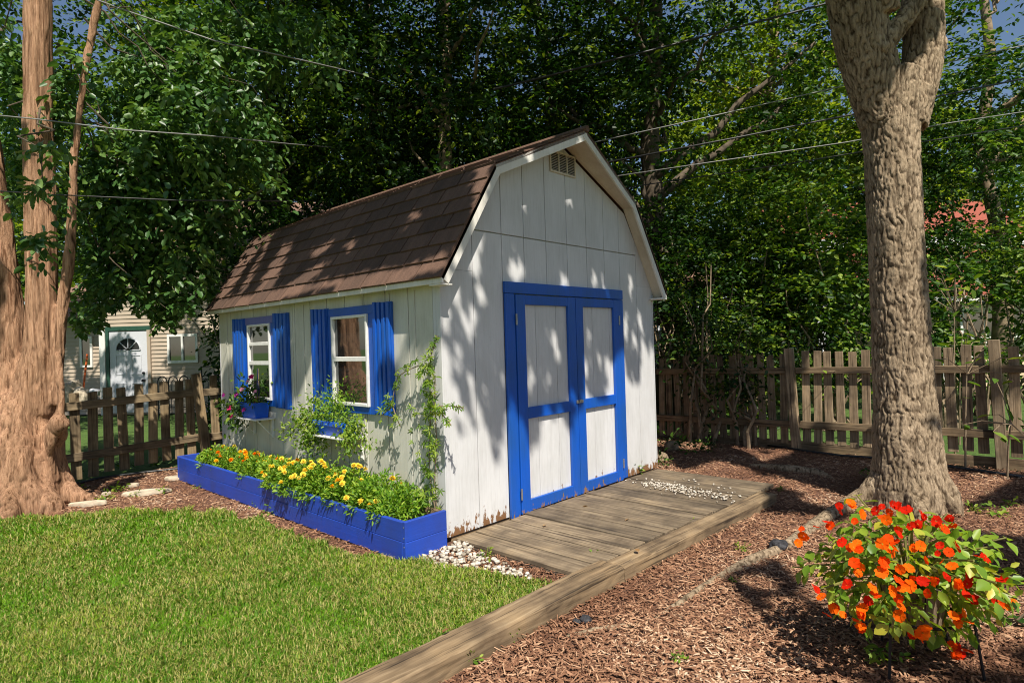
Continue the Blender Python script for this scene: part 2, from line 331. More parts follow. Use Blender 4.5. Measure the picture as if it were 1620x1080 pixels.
for a, b in zip(xb, xb[1:]):
    z0 = 1.86 if 0.65 < (a + b) / 2 < 2.38 else 0.035
    sa = min(ftop(a), ftop(b))
    if sa > SEAM + 0.02:
        front_board(a, b, z0, SEAM - 0.004); front_board(a, b, SEAM + 0.004)
    else:
        # board passes the seam only partly: clip by the roof line
        front_board(a, b, z0, min(SEAM - 0.004, sa)) if sa < SEAM else front_board(a, b, z0)
        if max(ftop(a), ftop(b)) > sa:
            g = 0.0035; zz = min(SEAM - 0.004, sa)
            lo = [(a + g, zz + 0.001), (b - g, zz + 0.001)]
            up = [(b - g, max(ftop(b - g), zz + 0.002))] + [(x, ftop(x)) for x, _ in reversed(prof) if a + g < x < b - g] + [(a + g, max(ftop(a + g), zz + 0.002))]
            MB().prism([(x, 0, z) for x, z in lo + up], (0, 0.016, 0)).build('wall_board', M['siding'], shed, 0.001)
back = [(0.02, 0.06)] + [(min(max(x, 0.02), 2.98), z - 0.03) for x, z in prof] + [(2.98, 0.06)]
MB().prism([(x, 0.022, z) for x, z in back], (0, LW - 0.06, 0)).build('wall_core', M['trim'], shed)
MB().box((0.05, 0.012, -0.01), (2.95, LW - 0.05, 0.055)).build('floor_skid', M['timber'], shed, 0.004)
def side_board(y0, y1, z0, z1): return MB().box((0.0, y0 + 0.005, z0), (0.016, y1 - 0.005, z1)).build('wall_board', M['siding_side'], shed, 0.002)
ys = [0.085] + [0.085 + 0.2957 * i for i in range(1, 13)] + [LW]
for a, b in zip(ys, ys[1:]): side_board(a, b, 0.04, 1.98)
MB().box((-0.006, -0.004, 0.04), (0.014, 0.082, 1.95)).build('corner_board', M['siding'], shed, 0.003)
MB().box((3.004, 0.0, 0.04), (3.02, LW, 1.95)).build('side_wall', M['siding'], shed)
MB().prism([(x, LW, z) for x, z in [(0, 0.04)] + prof + [(3, 0.04)]], (0, 0.016, 0)).build('rear_wall', M['siding'], shed)
# thin pale strips standing in for sunlit edges of the side grooves
for y in (0.30, 0.62, 1.0, 1.98, 2.2, 3.72):
    MB().box((-0.007, y - 0.007, 0.05), (-0.001, y + 0.007, 1.85)).build('lit_groove_strip', M['siding_side'], shed)
def lerp3(a, b, t): return tuple(a[i] + (b[i] - a[i]) * t for i in range(3))
m_roof, rnt, rb_, _ = newmat('brown_asphalt_shingle'); rf = noise(rnt, texvec(rnt, (1, 1, 1)), 260, 2, 0.6); rg = noise(rnt, texvec(rnt, (2, 9, 2)), 2.0, 4, 0.6)
rc = mixc(rnt, 1.0, ramp(rnt, rf, [(0.3, (0.055, 0.029, 0.020)), (0.5, (0.105, 0.058, 0.039)), (0.72, (0.185, 0.110, 0.076))]), ramp(rnt, rg, [(0.3, (0.75, 0.74, 0.74)), (0.7, (1.12, 1.1, 1.08))]), 'MULTIPLY')
rnt.links.new(objvar(rnt, rc, 0.3), rb_.inputs['Base Color']); rb_.inputs['Roughness'].default_value = 0.92; bump(rnt, rb_, rf, 0.5, 0.004)
roof = MB()
def slope(p, q, yf0, yf1, th=0.03):
    n = nrm(np.array([-(q[1] - p[1]), 0, q[0] - p[0]])); n = n if n[2] > 0 else -n
    roof.prism([(p[0], yf0, p[1]), (q[0], yf1, q[1]), (q[0], YB, q[1]), (p[0], YB, p[1])], -n * th); return n
slope(EAVE_L, BRK_L, YF, YF); slope(BRK_L, RIDGE, YF, YP); slope(BRK_R, RIDGE, YF, YP); slope(EAVE_R, BRK_R, YF, YF)
roof = roof.build('roof', m_roof, shed)
def shingle_mesh(w, h):
    t = 0.016; mb = MB(); j = [R_.uniform(-.004, .004) for _ in range(4)]
    mb.add([(j[0], -w / 2, 0.003), (j[1], w / 2, 0.003), (h, w / 2, 0), (h, -w / 2, 0), (j[0], -w / 2 + .003, 0.003 + t), (j[1], w / 2 - .003, 0.003 + t), (h, w / 2, 0.003), (h, -w / 2, 0.003)],
           [(0, 3, 2, 1), (4, 5, 6, 7), (0, 1, 5, 4), (1, 2, 6, 5), (2, 3, 7, 6), (3, 0, 4, 7)])
    me = mb.mesh('shingle'); me.materials.append(m_roof); return me
TAB = 0.34; smesh = [shingle_mesh(TAB - 0.013, 0.185) for _ in range(6)]
half = {}
def shingle_rows(p, q, yfront, rows, sgn):
    p3 = np.array([p[0], 0, p[1]]); q3 = np.array([q[0], 0, q[1]]); ex = nrm(q3 - p3); Ln = np.linalg.norm(q3 - p3); n = np.cross(ex, [0, 1.0, 0]); n = n if n[2] > 0 else -n
    ey = np.cross(n, ex)
    for r in range(rows):
        s = Ln * r / rows - (0.012 if r == 0 else 0); y = yfront(r / rows) - 0.014 + R_.uniform(-0.006, 0.006)
        first = TAB * (0.5 if r % 2 else 1.0) + R_.uniform(-0.05, 0.05)
        while y < YB + 0.005:
            w = min(first or TAB, YB + 0.01 - y); first = None
            if w > 0.04:
                key = round(w, 2)
                me = R_.choice(smesh) if abs(w - TAB) < 0.01 else shingle_mesh(w - 0.013, 0.185)
                c = p3 + ex * s + n * 0.004 + np.array([0, y + w / 2, 0]); o = link('shingle', me, None, roof)
                m = Matrix.Identity(4); jt = R_.uniform(-0.008, 0.008)
                for i in range(3): m[i][0] = ex[i]; m[i][1] = ey[i]; m[i][2] = n[i]; m[i][3] = c[i]
                o.matrix_local = m @ Matrix.Rotation(jt, 4, 'Z') @ Matrix.Rotation(R_.uniform(0, 0.012), 4, 'Y')
            y += w
shingle_rows(EAVE_L, BRK_L, lambda t: YF, 7, 1)
shingle_rows(BRK_L, RIDGE, lambda t: YF + (YP - YF) * t, 7, 1)
MB().tube([(XM, YP - 0.02, 3.275), (XM, YB, 3.275)], 0.03, 6).build('ridge_cap', m_roof, shed)
def rake(p, q, y0, y1, h=0.085, name='rake_board'):
    d = nrm(np.array([q[0] - p[0], q[1] - p[1]])); n = np.array([d[1], -d[0]])
    if n[1] > 0: n = -n
    o0 = n * 0.006; a = (p[0] + o0[0], y0, p[1] + o0[1]); b = (q[0] + o0[0], y1, q[1] + o0[1])
    c = (q[0] + n[0] * h, y1, q[1] + n[1] * h); e = (p[0] + n[0] * h, y0, p[1] + n[1] * h)
    MB().prism([a, b, c, e], (0, 0.02, 0)).build(name, M['trim'], shed, 0.002)
    f = 0.045
    MB().prism([(p[0] + n[0] * f, y0 + 0.021, p[1] + n[1] * f), (q[0] + n[0] * f, y1 + 0.021, q[1] + n[1] * f), (q[0] + n[0] * f, -0.002, q[1] + n[1] * f), (p[0] + n[0] * f, -0.002, p[1] + n[1] * f)],
               (n[0] * 0.008, 0, n[1] * 0.008)).build('soffit', M['soffit'], shed)
rake(EAVE_L, BRK_L, YF, YF); rake(BRK_L, RIDGE, YF, YP); rake(BRK_R, RIDGE, YF, YP); rake(EAVE_R, BRK_R, YF, YF)
MB().box((-0.108, YF, 1.862), (-0.085, YB, 1.902)).build('fascia', M['trim'], shed, 0.002)
MB().box((-0.084, -0.001, 1.875), (-0.001, YB, 1.885)).build('soffit', M['soffit'], shed)
MB().box((2.95, YF + 0.002, 1.845), (3.085, -0.003, 1.862)).build('eave_return', M['trim'], shed, 0.002)
MB().box((3.06, YF + 0.002, 1.863), (3.083, YB, 1.90)).build('fascia', M['trim'], shed, 0.002)
MB().box((-0.106, YF + 0.004, 1.85), (0.0, -0.003, 1.8615)).build('eave_return', M['trim'], shed, 0.002)
# gable vent
vent = MB().box((1.305, -0.007, 2.94), (1.665, -0.003, 3.115)).build('gable_vent', M['dark'], shed)
for a, b in (((1.30, -0.016, 2.93), (1.67, -0.004, 2.945)), ((1.30, -0.016, 3.11), (1.67, -0.004, 3.125)), ((1.30, -0.016, 2.945), (1.312, -0.004, 3.11)), ((1.655, -0.016, 2.945), (1.67, -0.004, 3.11)), ((1.417, -0.017, 2.945), (1.426, -0.004, 3.11)), ((1.536, -0.017, 2.945), (1.545, -0.004, 3.11))):
    MB().box(a, b).build('vent_frame', M['soffit'], vent)
slat = MB()
for i in range(11):
    z = 2.95 + i * 0.0148
    slat.prism([(1.312, -0.015, z), (1.655, -0.015, z), (1.655, -0.008, z + 0.008), (1.312, -0.008, z + 0.008)], (0, 0.002, 0))
setp(slat.build('vent_slat', M['soffit'], vent), kind='stuff')
# blue double doors
B = M['blue']
for a, b in (((0.655, -0.028, 1.832), (2.382, -0.001, 1.925)), ((0.66, -0.027, 0.022), (0.765, -0.001, 1.829)), ((2.290, -0.027, 0.045), (2.38, -0.001, 1.829))):
    MB().box(a, b).build('door_trim', B, shed, 0.003)
for x0, x1, s0, s1 in ((0.772, 1.572, 0.112, 0.108), (1.580, 2.284, 0.108, 0.088)):
    d = MB().box((x0 + 0.03, 0.004, 0.06), (x1 - 0.03, 0.014, 1.81)).build('door', M['dark'], shed)
    for a, b in ((x0, x0 + s0), (x1 - s1, x1)): MB().box((a, -0.036, 0.035), (b, -0.008, 1.824)).build('stile', B, d, 0.003)
    for z0, z1 in ((0.04, 0.135), (0.80, 0.893), (1.742, 1.822)): MB().box((x0 + s0 + 0.001, -0.034, z0), (x1 - s1 - 0.001, -0.008, z1)).build('rail', B, d, 0.003)
    a, b = x0 + s0 - 0.01, x1 - s1 + 0.01; k = 3
    for z0, z1 in ((0.12, 0.815), (0.88, 1.755)):
        cuts = [a, a + (b - a) * 0.28, a + (b - a) * 0.74, b] if x0 < 1 else [a, a + (b - a) * 0.36, a + (b - a) * 0.9, b]
        for u, w in zip(cuts, cuts[1:]): MB().box((u + 0.0025, -0.006, z0), (w - 0.0025, 0.003, z1)).build('door_board', M['siding'], d, 0.0015)
    hx = x0 - 0.003 if x0 < 1 else x1 + 0.003
    for z in (0.20, 1.62): MB().box((hx - 0.008, -0.041, z - 0.045), (hx + 0.008, -0.0365, z + 0.045)).tube([(hx, -0.043, z - 0.045), (hx, -0.043, z + 0.045)], 0.005, 6).build('hinge', M['metal'], d)
MB().box((1.54, -0.046, 0.865), (1.64, -0.037, 0.893)).box((1.575, -0.060, 0.868), (1.60, -0.047, 0.90)).build('door_latch', M['metal'], shed, 0.002)
# side windows with fluted shutters
gl, gnt2, gbb, _ = newmat('dark_window_glass'); gbb.inputs['Base Color'].default_value = (0.012, 0.013, 0.014, 1); gbb.inputs['Roughness'].default_value = 0.03; gbb.inputs['IOR'].default_value = 2.1; gbb.inputs['Specular IOR Level'].default_value = 0.8
def side_window(y0, y1, z0, z1, zm, sh, header, hm, shm, extra_rail=None):
    w = MB().box((-0.013, y0 + 0.02, z0 + 0.02), (-0.006, y1 - 0.02, z1 - 0.02)).build('window', gl, shed)
    for a, b in (((-0.04, y0, z0), (-0.001, y0 + 0.024, z1)), ((-0.04, y1 - 0.024, z0), (-0.001, y1, z1)), ((-0.04, y0 + 0.025, z1 - 0.024), (-0.001, y1 - 0.025, z1)), ((-0.04, y0 + 0.025, z0), (-0.001, y1 - 0.025, z0 + 0.026))):
        MB().box(a, b).build('frame', M['vinyl'], w, 0.003)
    MB().box((-0.034, y0 + 0.025, zm - 0.02), (-0.014, y1 - 0.025, zm + 0.02)).build('sash_rail', M['vinyl'], w, 0.003)
    if extra_rail: MB().box((-0.03, y0 + 0.025, extra_rail - 0.018), (-0.014, y1 - 0.025, extra_rail + 0.018)).build('sash_rail', M['vinyl'], w, 0.003)
    s = MB().box((-0.022, y0 - 0.075, z1 + 0.001), (-0.001, y1 + 0.075, z1 + header)); s.build('window_surround', M[hm], shed, 0.002)
    MB().box((-0.022, y0 - 0.075, z0 - 0.06), (-0.001, y0 - 0.001, z1)).build('window_surround', M[hm if hm == 'blue' else 'blue'], shed, 0.002)
    MB().box((-0.022, y1 + 0.001, z0 - 0.06), (-0.001, y1 + 0.075, z1)).build('window_surround', M[hm if hm == 'blue' else 'blue'], shed, 0.002)
    MB().box((-0.022, y0 - 0.0005, z0 - 0.06), (-0.001, y1 + 0.0005, z0 - 0.001)).build('window_surround', B, shed, 0.002)
    for (a, b, c, e) in sh:
        st = MB().box((-0.026, a, c), (-0.001, b, e)).build('shutter', B, shed, 0.002); n = 4; p = (b - a) / n
        for i in range(n):
            q = a + i * p
            MB().prism([(-0.0265, q + 0.006, c + 0.004 * i), (-0.046, q + 0.008, c + 0.004 * i), (-0.046, q + p - 0.018, c + 0.004 * i), (-0.0265, q + p - 0.016, c + 0.004 * i)], (0, 0, e - c - 0.006)).build('slat', M[shm], st, 0.002)
side_window(0.89, 1.44, 0.94, 1.705, 1.335, [(0.57, 0.81, 0.885, 1.785), (1.52, 1.79, 0.84, 1.785)], 0.072, 'blue', 'blue')
side_window(2.62, 3.13, 0.92, 1.705, 1.30, [(2.25, 2.54, 0.85, 1.79), (3.21, 3.50, 0.82, 1.78)], 0.075, 'lavender', 'blue', 1.50)
for y0, y1, z in ((2.60, 3.10, 0.745), (1.00, 1.60, 0.69)):
    sf = MB().box((-0.21, y0, z - 0.012), (-0.004, y1, z)).build('shelf', M['vinyl'], shed, 0.002)
    for y in (y0 + 0.03, y1 - 0.05): MB().box((-0.03, y, z - 0.20), (-0.004, y + 0.012, z - 0.0125)).tube([(-0.02, y + 0.006, z - 0.19), (-0.17, y + 0.006, z - 0.02)], 0.006, 6).build('shelf_bracket', M['vinyl'], sf)

# ------------------------------------------------------------------ deck and landscape timbers
deck = thing('wooden_deck', 'low weathered plank deck in front of the blue doors', 'deck', (0, 0, 0))
x = 0.045; i = 0
while x < 2.93:
    w = R_.choice((0.135, 0.19, 0.19, 0.235)); w = min(w, 2.96 - x)
    mb = MB(); y1 = -0.035 + R_.uniform(-0.01, 0.0); y0 = -1.14 - 0.04 * x + R_.uniform(-0.012, 0.012); z = 0.036 + R_.uniform(-0.005, 0.005); t = R_.uniform(-0.003, 0.003)
    mb.add([(x + .005, y0, .002), (x + w - .006, y0, .002), (x + w - .006, y1, .002), (x + .006, y1, .002), (x + .005, y0, z), (x + w - .006, y0, z + t), (x + w - .006, y1, z), (x + .006, y1, z - t)],
           [(0, 3, 2, 1), (4, 5, 6, 7), (0, 1, 5, 4), (1, 2, 6, 5), (2, 3, 7, 6), (3, 0, 4, 7)])
    mb.build('plank', M['deck'], deck, 0.0025); x += w; i += 1
MB().box((0.03, -1.10, -0.02), (2.9, -0.06, 0.0)).build('joist_bed', M['soil'], deck)
def timber(name, p0, p1, w, h, label):
    p0 = np.array(p0, float); p1 = np.array(p1, float); L = np.linalg.norm(p1 - p0); n = 40; me = MB(); k = 12
    rng = np.random.default_rng(int(L * 1000)); vs = []
    for i in range(n + 1):
        xx = L * i / n; ring = []
        for (a, b) in ((-.5, 0), (-.5, .35), (-.5, .72), (-.5, .93), (-.43, 1), (-.2, 1.0), (.1, 1.0), (.43, 1), (.5, .93), (.5, .6), (.5, .3), (.5, 0)):
            jj = 0.004 * (rng.random() - .5); ring.append((xx, w * a + jj, h * b - 0.01 + 0.005 * (rng.random() - .5) + 0.004 * math.sin(xx * 3)))
        vs += ring
    fs = [(i * k + j, i * k + j + 1, (i + 1) * k + j + 1, (i + 1) * k + j) for i in range(n) for j in range(k - 1)] + [tuple(range(k)), tuple(range(n * k, n * k + k))]
    me.add(vs, fs); o = me.build(name, M['timber'], None, 0, (p0[0], p0[1], 0), (0, 0, math.atan2(p1[1] - p0[1], p1[0] - p0[0])))
    return setp(o, label, 'timber', 'landscape timbers edging the lawn and deck')
timber('landscape_timber', (-2.6, -1.20), (0.19, -1.275), 0.185, 0.095, 'long grey landscape timber between the lawn and the mulch bed')
timber('landscape_timber', (0.20, -1.29), (2.42, -1.39), 0.15, 0.088, 'weathered landscape timber along the front edge of the plank deck')

# ------------------------------------------------------------------ planter box
pl = thing('planter_box', 'long bright blue wooden planter box along the side wall of the shed', 'planter', (-0.25, 2.0, 0))
def PB(a, b, mat='blue_planter', name='board'):
    o = (-0.25, 2.0, 0); return MB().box(tuple(a[i] - o[i] for i in range(3)), tuple(b[i] - o[i] for i in range(3))).build(name, M[mat], pl, 0.003)
for ya, yb in ((-0.05, 2.03), (2.034, 4.08)):
    PB((-0.435, ya, 0.0), (-0.402, yb, 0.128)); PB((-0.434, ya, 0.1295), (-0.401, yb, 0.262))
PB((-0.437, -0.085, 0.0), (-0.075, -0.053, 0.130)); PB((-0.437, -0.084, 0.1315), (-0.074, -0.053, 0.268))
PB((-0.437, 4.083, 0.0), (-0.075, 4.115, 0.268)); PB((-0.105, -0.05, 0.0), (-0.075, 4.08, 0.262), 'timber')
PB((-0.399, -0.05, 0.0), (-0.107, 4.08, 0.205), 'soil', 'soil_bed')
scr = MB()
for z in (0.03, 0.1, 0.16, 0.23):
    scr.tube([(-0.4385 + 0.25, -0.068 - 2.0, z), (-0.434 + 0.25, -0.068 - 2.0, z)], 0.005, 6)
setp(scr.build('screw', M['metal'], pl), kind='stuff')

# ------------------------------------------------------------------ neighbouring buildings (built on the camera-facing side)
FW = ROT[2].copy(); FW[2] = 0; FW = nrm(FW); RT = np.array([FW[1], -FW[0], 0.0]); RZ = math.atan2(RT[1], RT[0])
def place(px, depth):      # a point on the ground
    hy = 540 + (810 - px) * 0.0306
    p = CAM + FW * depth + RT * ((px - 810) / FPX * depth); p[2] = 0; return p
M['lap'] = m_plain('beige_vinyl_siding', (0.40, 0.325, 0.25), 0.6, var=0.05, sc=3)
M['lap_white'] = m_plain('pale_grey_siding', (0.55, 0.57, 0.62), 0.6, var=0.06, sc=3)
M['roof_brown'] = m_plain('brown_far_roof', (0.20, 0.115, 0.08), 0.9, var=0.2, sc=25, bmp=0.4)
M['roof_red'] = m_plain('red_far_roof', (0.27, 0.065, 0.04), 0.85, var=0.15, sc=20, bmp=0.4)
M['green_trim'] = m_plain('dark_green_trim', (0.02, 0.07, 0.045), 0.5)
M['tan'] = m_plain('tan_stucco', (0.55, 0.42, 0.27), 0.8, var=0.06, sc=5)
M['orange'] = m_plain('orange_handle', (0.62, 0.13, 0.03), 0.5)
M['white_door'] = m_plain('white_door_paint', (0.55, 0.56, 0.60), 0.4, var=0.02)
def lap_wall(x0, x1, z0, z1, y, mat, parent, lap=0.095, top=None):
    mb = MB(); n = int(round((z1 - z0) / lap)); h = (z1 - z0) / n
    for i in range(n):
        a = z0 + i * h; xa, xb_ = (x0, x1) if top is None else top(a + h)
        if xb_ - xa < 0.05: continue
        mb.prism([(xa, y - 0.022, a), (xa, y - 0.004, a + h), (xa, y + 0.02, a + h), (xa, y + 0.02, a)], (xb_ - xa, 0, 0))
    return setp(mb.build('siding', M[mat], parent), kind='stuff')
h = thing('beige_house', 'beige sided house with white panel door beyond the left picket fence', 'house', place(205, 14.5), RZ)
MB().box((-0.62, 0.03, 0), (5.5, 6, 3.9)).build('wall', M['lap'], h)
lap_wall(-0.60, 5.5, 0.0, 3.9, 0.0, 'lap', h)
MB().box((-0.70, -0.05, 0), (-0.56, 0.03, 3.9)).build('corner_board', M['vinyl'], h, 0.005)
MB().box((-2.6, 0.33, 0), (-0.62, 5, 2.35)).build('wing_wall', M['lap'], h)
lap_wall(-2.6, -0.63, 0.0, 2.35, 0.3, 'lap', h)
MB().prism([(-2.75, -0.15, 2.3), (-0.705, -0.15, 2.3), (-0.705, 2.6, 3.5), (-2.75, 2.6, 3.5)], (0, 0, 0.08)).build('wing_roof', M['roof_brown'], h)
MB().prism([(-0.95, -0.3, 3.8), (5.8, -0.3, 3.8), (5.8, 3.2, 5.6), (-0.95, 3.2, 5.6)], (0, 0, 0.1)).build('roof', M['roof_brown'], h)
d = MB().box((-0.45, -0.05, 0.04), (0.45, 0.01, 1.98)).build('door', M['white_door'], h, 0.005)
for x0 in (-0.31, 0.06):
    for z0, z1 in ((0.2, 0.75), (0.95, 1.42)):
        f = MB()
        for a, b in (((x0, z0), (x0 + 0.25, z0 + 0.02)), ((x0, z1 - .02), (x0 + 0.25, z1)), ((x0, z0 + .02), (x0 + 0.02, z1 - .02)), ((x0 + 0.23, z0 + .02), (x0 + 0.25, z1 - .02))): f.box((a[0], -0.062, a[1]), (b[0], -0.051, b[1]))
        setp(f.build('door_panel_moulding', M['white_door'], d), kind='stuff')
fan = [(0.29 * math.cos(t), -0.058, 1.53 + 0.29 * math.sin(t)) for t in np.linspace(0, math.pi, 17)]
MB().prism(fan, (0, 0.006, 0)).build('fanlight', M['dark'], d)
for t in (0, 45, 90, 135, 180):
    a = math.radians(t); MB().tube([(0.05 * math.cos(a), -0.062, 1.53 + 0.05 * math.sin(a)), (0.29 * math.cos(a), -0.062, 1.53 + 0.29 * math.sin(a))], 0.012, 5).build('glazing_bar', M['white_door'], d)
MB().tube([(0.29 * math.cos(t), -0.06, 1.53 + 0.29 * math.sin(t)) for t in np.linspace(0, math.pi, 17)], 0.014, 5).build('glazing_bar', M['white_door'], d)
MB().tube([(0.36, -0.12, 0.80), (0.36, -0.05, 0.80)], 0.035, 8).build('door_knob', M['black_metal'], d)
MB().tube([(0.36, -0.09, 0.98), (0.36, -0.05, 0.98)], 0.03, 8).build('door_lock', M['black_metal'], d)
for a, b in (((-0.53, -0.07, 0), (-0.455, -0.02, 2.0)), ((0.455, -0.07, 0), (0.53, -0.02, 2.0)), ((-0.53, -0.07, 2.0), (0.53, -0.02, 2.1))): MB().box(a, b).build('door_trim', M['green_trim'] if a[0] < 0 else M['lap'], h)
w = MB().box((0.98, -0.03, 1.25), (1.60, -0.02, 1.82)).build('window', gl, h)
for a, b in (((0.93, 1.19), (0.98, 1.88)), ((1.60, 1.19), (1.65, 1.88)), ((0.98, 1.19), (1.60, 1.25)), ((0.98, 1.82), (1.60, 1.88)), ((1.26, 1.25), (1.31, 1.82))): MB().box((a[0], -0.06, a[1]), (b[0], -0.005, b[1])).build('frame', M['vinyl'], w)
w = MB().box((-1.32, 0.26, 1.2), (-1.12, 0.27, 1.85)).build('window', gl, h)
for a, b in (((-1.37, 1.15), (-1.32, 1.9)), ((-1.12, 1.15), (-1.07, 1.9)), ((-1.32, 1.15), (-1.12, 1.2)), ((-1.32, 1.85), (-1.12, 1.9))): MB().box((a[0], 0.24, a[1]), (b[0], 0.29, b[1])).build('frame', M['vinyl'], w)
# black hoop edging by that house
f = thing('hoop_fence', 'black iron hoop topped garden fence against the beige house', 'fence', place(290, 13.2), RZ)
for i in range(6):
    x0 = -0.58 + i * 0.235; hp = [(x0, 0, 0)] + [(x0 + 0.1 - 0.1 * math.cos(t), 0, 0.80 + 0.13 * math.sin(t)) for t in np.linspace(0, math.pi, 11)] + [(x0 + 0.2, 0, 0)]
    MB().tube(hp, 0.013, 5).build('hoop', M['black_metal'], f)
    MB().tube([(x0 + 0.05, 0.01, 0), (x0 + 0.05, 0.01, 0.78), (x0 + 0.1, 0.01, 0.86), (x0 + 0.15, 0.01, 0.78), (x0 + 0.15, 0.01, 0)], 0.008, 5).build('inner_hoop', M['black_metal'], f)
for z in (0.25, 0.6): MB().tube([(-0.6, 0.015, z), (0.85, 0.015, z)], 0.011, 5).build('rail', M['black_metal'], f)
f = thing('wire_rack', 'black wire rack standing beside the hoop fence', 'rack', place(331, 13.0), RZ)
for x0 in (-0.18, 0.18): MB().tube([(x0, 0, 0), (x0, 0, 1.12)], 0.014, 5).build('post', M['black_metal'], f)
for z in (0.3, 0.6, 0.85, 1.12): MB().tube([(-0.2, 0, z), (0.2, 0, z)], 0.011, 5).build('bar', M['black_metal'], f)
setp(MB().tube([tuple(at(138, 560, 13.9)), tuple(at(129, 640, 13.7))], 0.022, 6).build('tool_handle', M['orange']), 'orange tool handle leaning against the beige siding', 'tool')
def rock(name, c, s, mat, label, cat, group=None, seed=1, flat=1.0):
    bm = bmesh.new(); bmesh.ops.create_icosphere(bm, subdivisions=3, radius=1.0); rng = np.random.default_rng(seed)
    V = np.array([v.co[:] for v in bm.verts]); off = rng.random(3) * 50
    k = 1 + 0.55 * (vnoise(V * 1.3 + off) - 0.5) + 0.22 * (vnoise(V * 3.5 + off) - 0.5)
    for v, kk in zip(bm.verts, k): v.co = (v.co.x * kk * s[0], v.co.y * kk * s[1], max(-0.45, min(flat, v.co.z * kk)) * s[2])
    me = bpy.data.meshes.new(name); bm.to_mesh(me); bm.free()
    o = link(name, me, M[mat], None, c, (0, 0, rng.random() * 6)); return setp(o, label, cat, group)
for i, (px, dd, s) in enumerate(((112, 13.6, .22), (100, 13.4, .2), (124, 13.3, .16))):
    p = place(px, dd); rock('rubble_stone', (p[0], p[1], .45), (s, s, s * 2), 'stone', ('tallest rubble stone of the heap beside the orange tool handle', 'rubble stone at the left of the small heap by the siding', 'smallest rubble stone, next to the orange tool handle')[i], 'stone', 'rubble stones by the beige house', 40 + i)
p = place(146, 13.2); p[2] = 0.62; setp(MB().prism([(-.11, -.05, -.06), (.1, -.05, -.08), (.13, -.05, .05), (-.06, -.05, .09)], (0, .12, .02)).build('white_bag', M['white_door'], None, 0.02, p, (0, 0, RZ)), 'crumpled white bag lying by the beige house', 'bag')
# right house
h = thing('red_roofed_house', 'house with red roofs and screened porch beyond the right picket fence', 'house', place(1530, 15.0), RZ)
MB().box((-2.2, 3.0, 0), (5, 8, 4.2)).build('wall', M['lap_white'], h)
lap_wall(-2.2, 5, 2.4, 4.2, 2.98, 'lap_white', h, 0.13)
MB().prism([(-2.6, 2.6, 3.5), (5, 2.6, 3.5), (5, 6, 5.8), (-2.6, 6, 5.8)], (0, 0, 0.1)).build('roof', M['roof_red'], h)
MB().box((-1.2, 0.05, 0), (4, 2.98, 2.05)).build('porch_wall', M['tan'], h)
lap_wall(-1.2, -0.32, 0.0, 2.05, 0.03, 'tan', h, 0.12); lap_wall(-0.3, 4, 0.0, 0.72, 0.03, 'tan', h, 0.12)
MB().prism([(-1.6, -0.35, 2.2), (4.2, -0.35, 2.2), (4.2, 2.95, 3.1), (-1.6, 2.95, 3.1)], (0, 0, 0.08)).build('porch_roof', M['roof_red'], h)
MB().box((-1.6, -0.45, 2.08), (4.2, -0.352, 2.22)).build('gutter', M['vinyl'], h, 0.01)
MB().box((-1.2, 0.0, 1.83), (4, 0.049, 2.05)).build('porch_beam', M['soffit'], h)
for x0, x1 in ((-0.12, 0.42), (0.47, 0.95), (1.05, 1.8)):
    w = MB().box((x0, 0.02, 0.78), (x1, 0.03, 1.8)).build('window', gl, h)
    for a, b in (((x0 - .04, .72), (x0, 1.83)), ((x1, .72), (x1 + .04, 1.83)), ((x0, 1.18), (x1, 1.22)), ((x0, .72), (x1, .78))): MB().box((a[0], -0.02, a[1]), (b[0], 0.045, b[1])).build('frame', M['vinyl'], w)
for x0 in (-0.66, -0.2): MB().box((x0, -0.06, 0), (x0 + 0.09, -0.005, 2.05)).build('porch_post', M['vinyl'], h)
gb_ = [(0.9, 2.9, 2.9), (3.4, 2.9, 2.9), (2.15, 2.9, 4.4)]
MB().prism(gb_, (0, 0.07, 0)).build('gable_wall', M['lap_white'], h)
for a, b in ((gb_[0], gb_[2]), (gb_[1], gb_[2])): MB().tube([(a[0], 2.86, a[2]), (b[0], 2.86, b[2])], 0.07, 4).build('gable_trim', M['vinyl'], h)
# pale garage behind the shed
h = thing('pale_garage', 'pale grey sided garage half hidden behind the shed and shrubs', 'garage', place(1060, 11.5), RZ)
MB().box((-1.6, 0.03, 0), (0.75, 4, 2.4)).build('wall', M['lap_white'], h); lap_wall(-1.6, 0.75, 0, 2.4, 0.0, 'lap_white', h, 0.14)
MB().prism([(-1.8, -0.25, 2.36), (0.95, -0.25, 2.36), (0.95, 2, 3.3), (-1.8, 2, 3.3)], (0, 0, 0.08)).build('roof', M['roof_brown'], h)

# ------------------------------------------------------------------ picket fences
def picket_mesh(w, hgt, mat, seed, axis):
    rng = random.Random(seed); a = [rng.uniform(-.006, .006) for _ in range(4)]; mb = MB()
    mb.box((-w / 2, -0.011, 0.0), (w / 2, 0.011, hgt)); v = mb.v
    v[4] = (v[4][0] + .004, v[4][1], hgt + a[0]); v[5] = (v[5][0] - .004, v[5][1], hgt + a[1]); v[6] = (v[6][0] - .004, v[6][1], hgt + a[1]); v[7] = (v[7][0] + .004, v[7][1], hgt + a[0])
    me = mb.mesh('picket', 0.003); me.materials.append(M[mat]); return me
fr = thing('picket_fence', 'grey weathered picket fence across the back right of the yard', 'fence', (5.05, 0, 0), math.pi / 2)
pm = [picket_mesh(0.094, 1.12, 'fence', s, 0) for s in range(5)]
y = -5.6; rr = random.Random(3)
def ztop(y): return 0.055 * max(0, -y - 0.2) / 2 - 0.05 * max(0, y) / 1.5
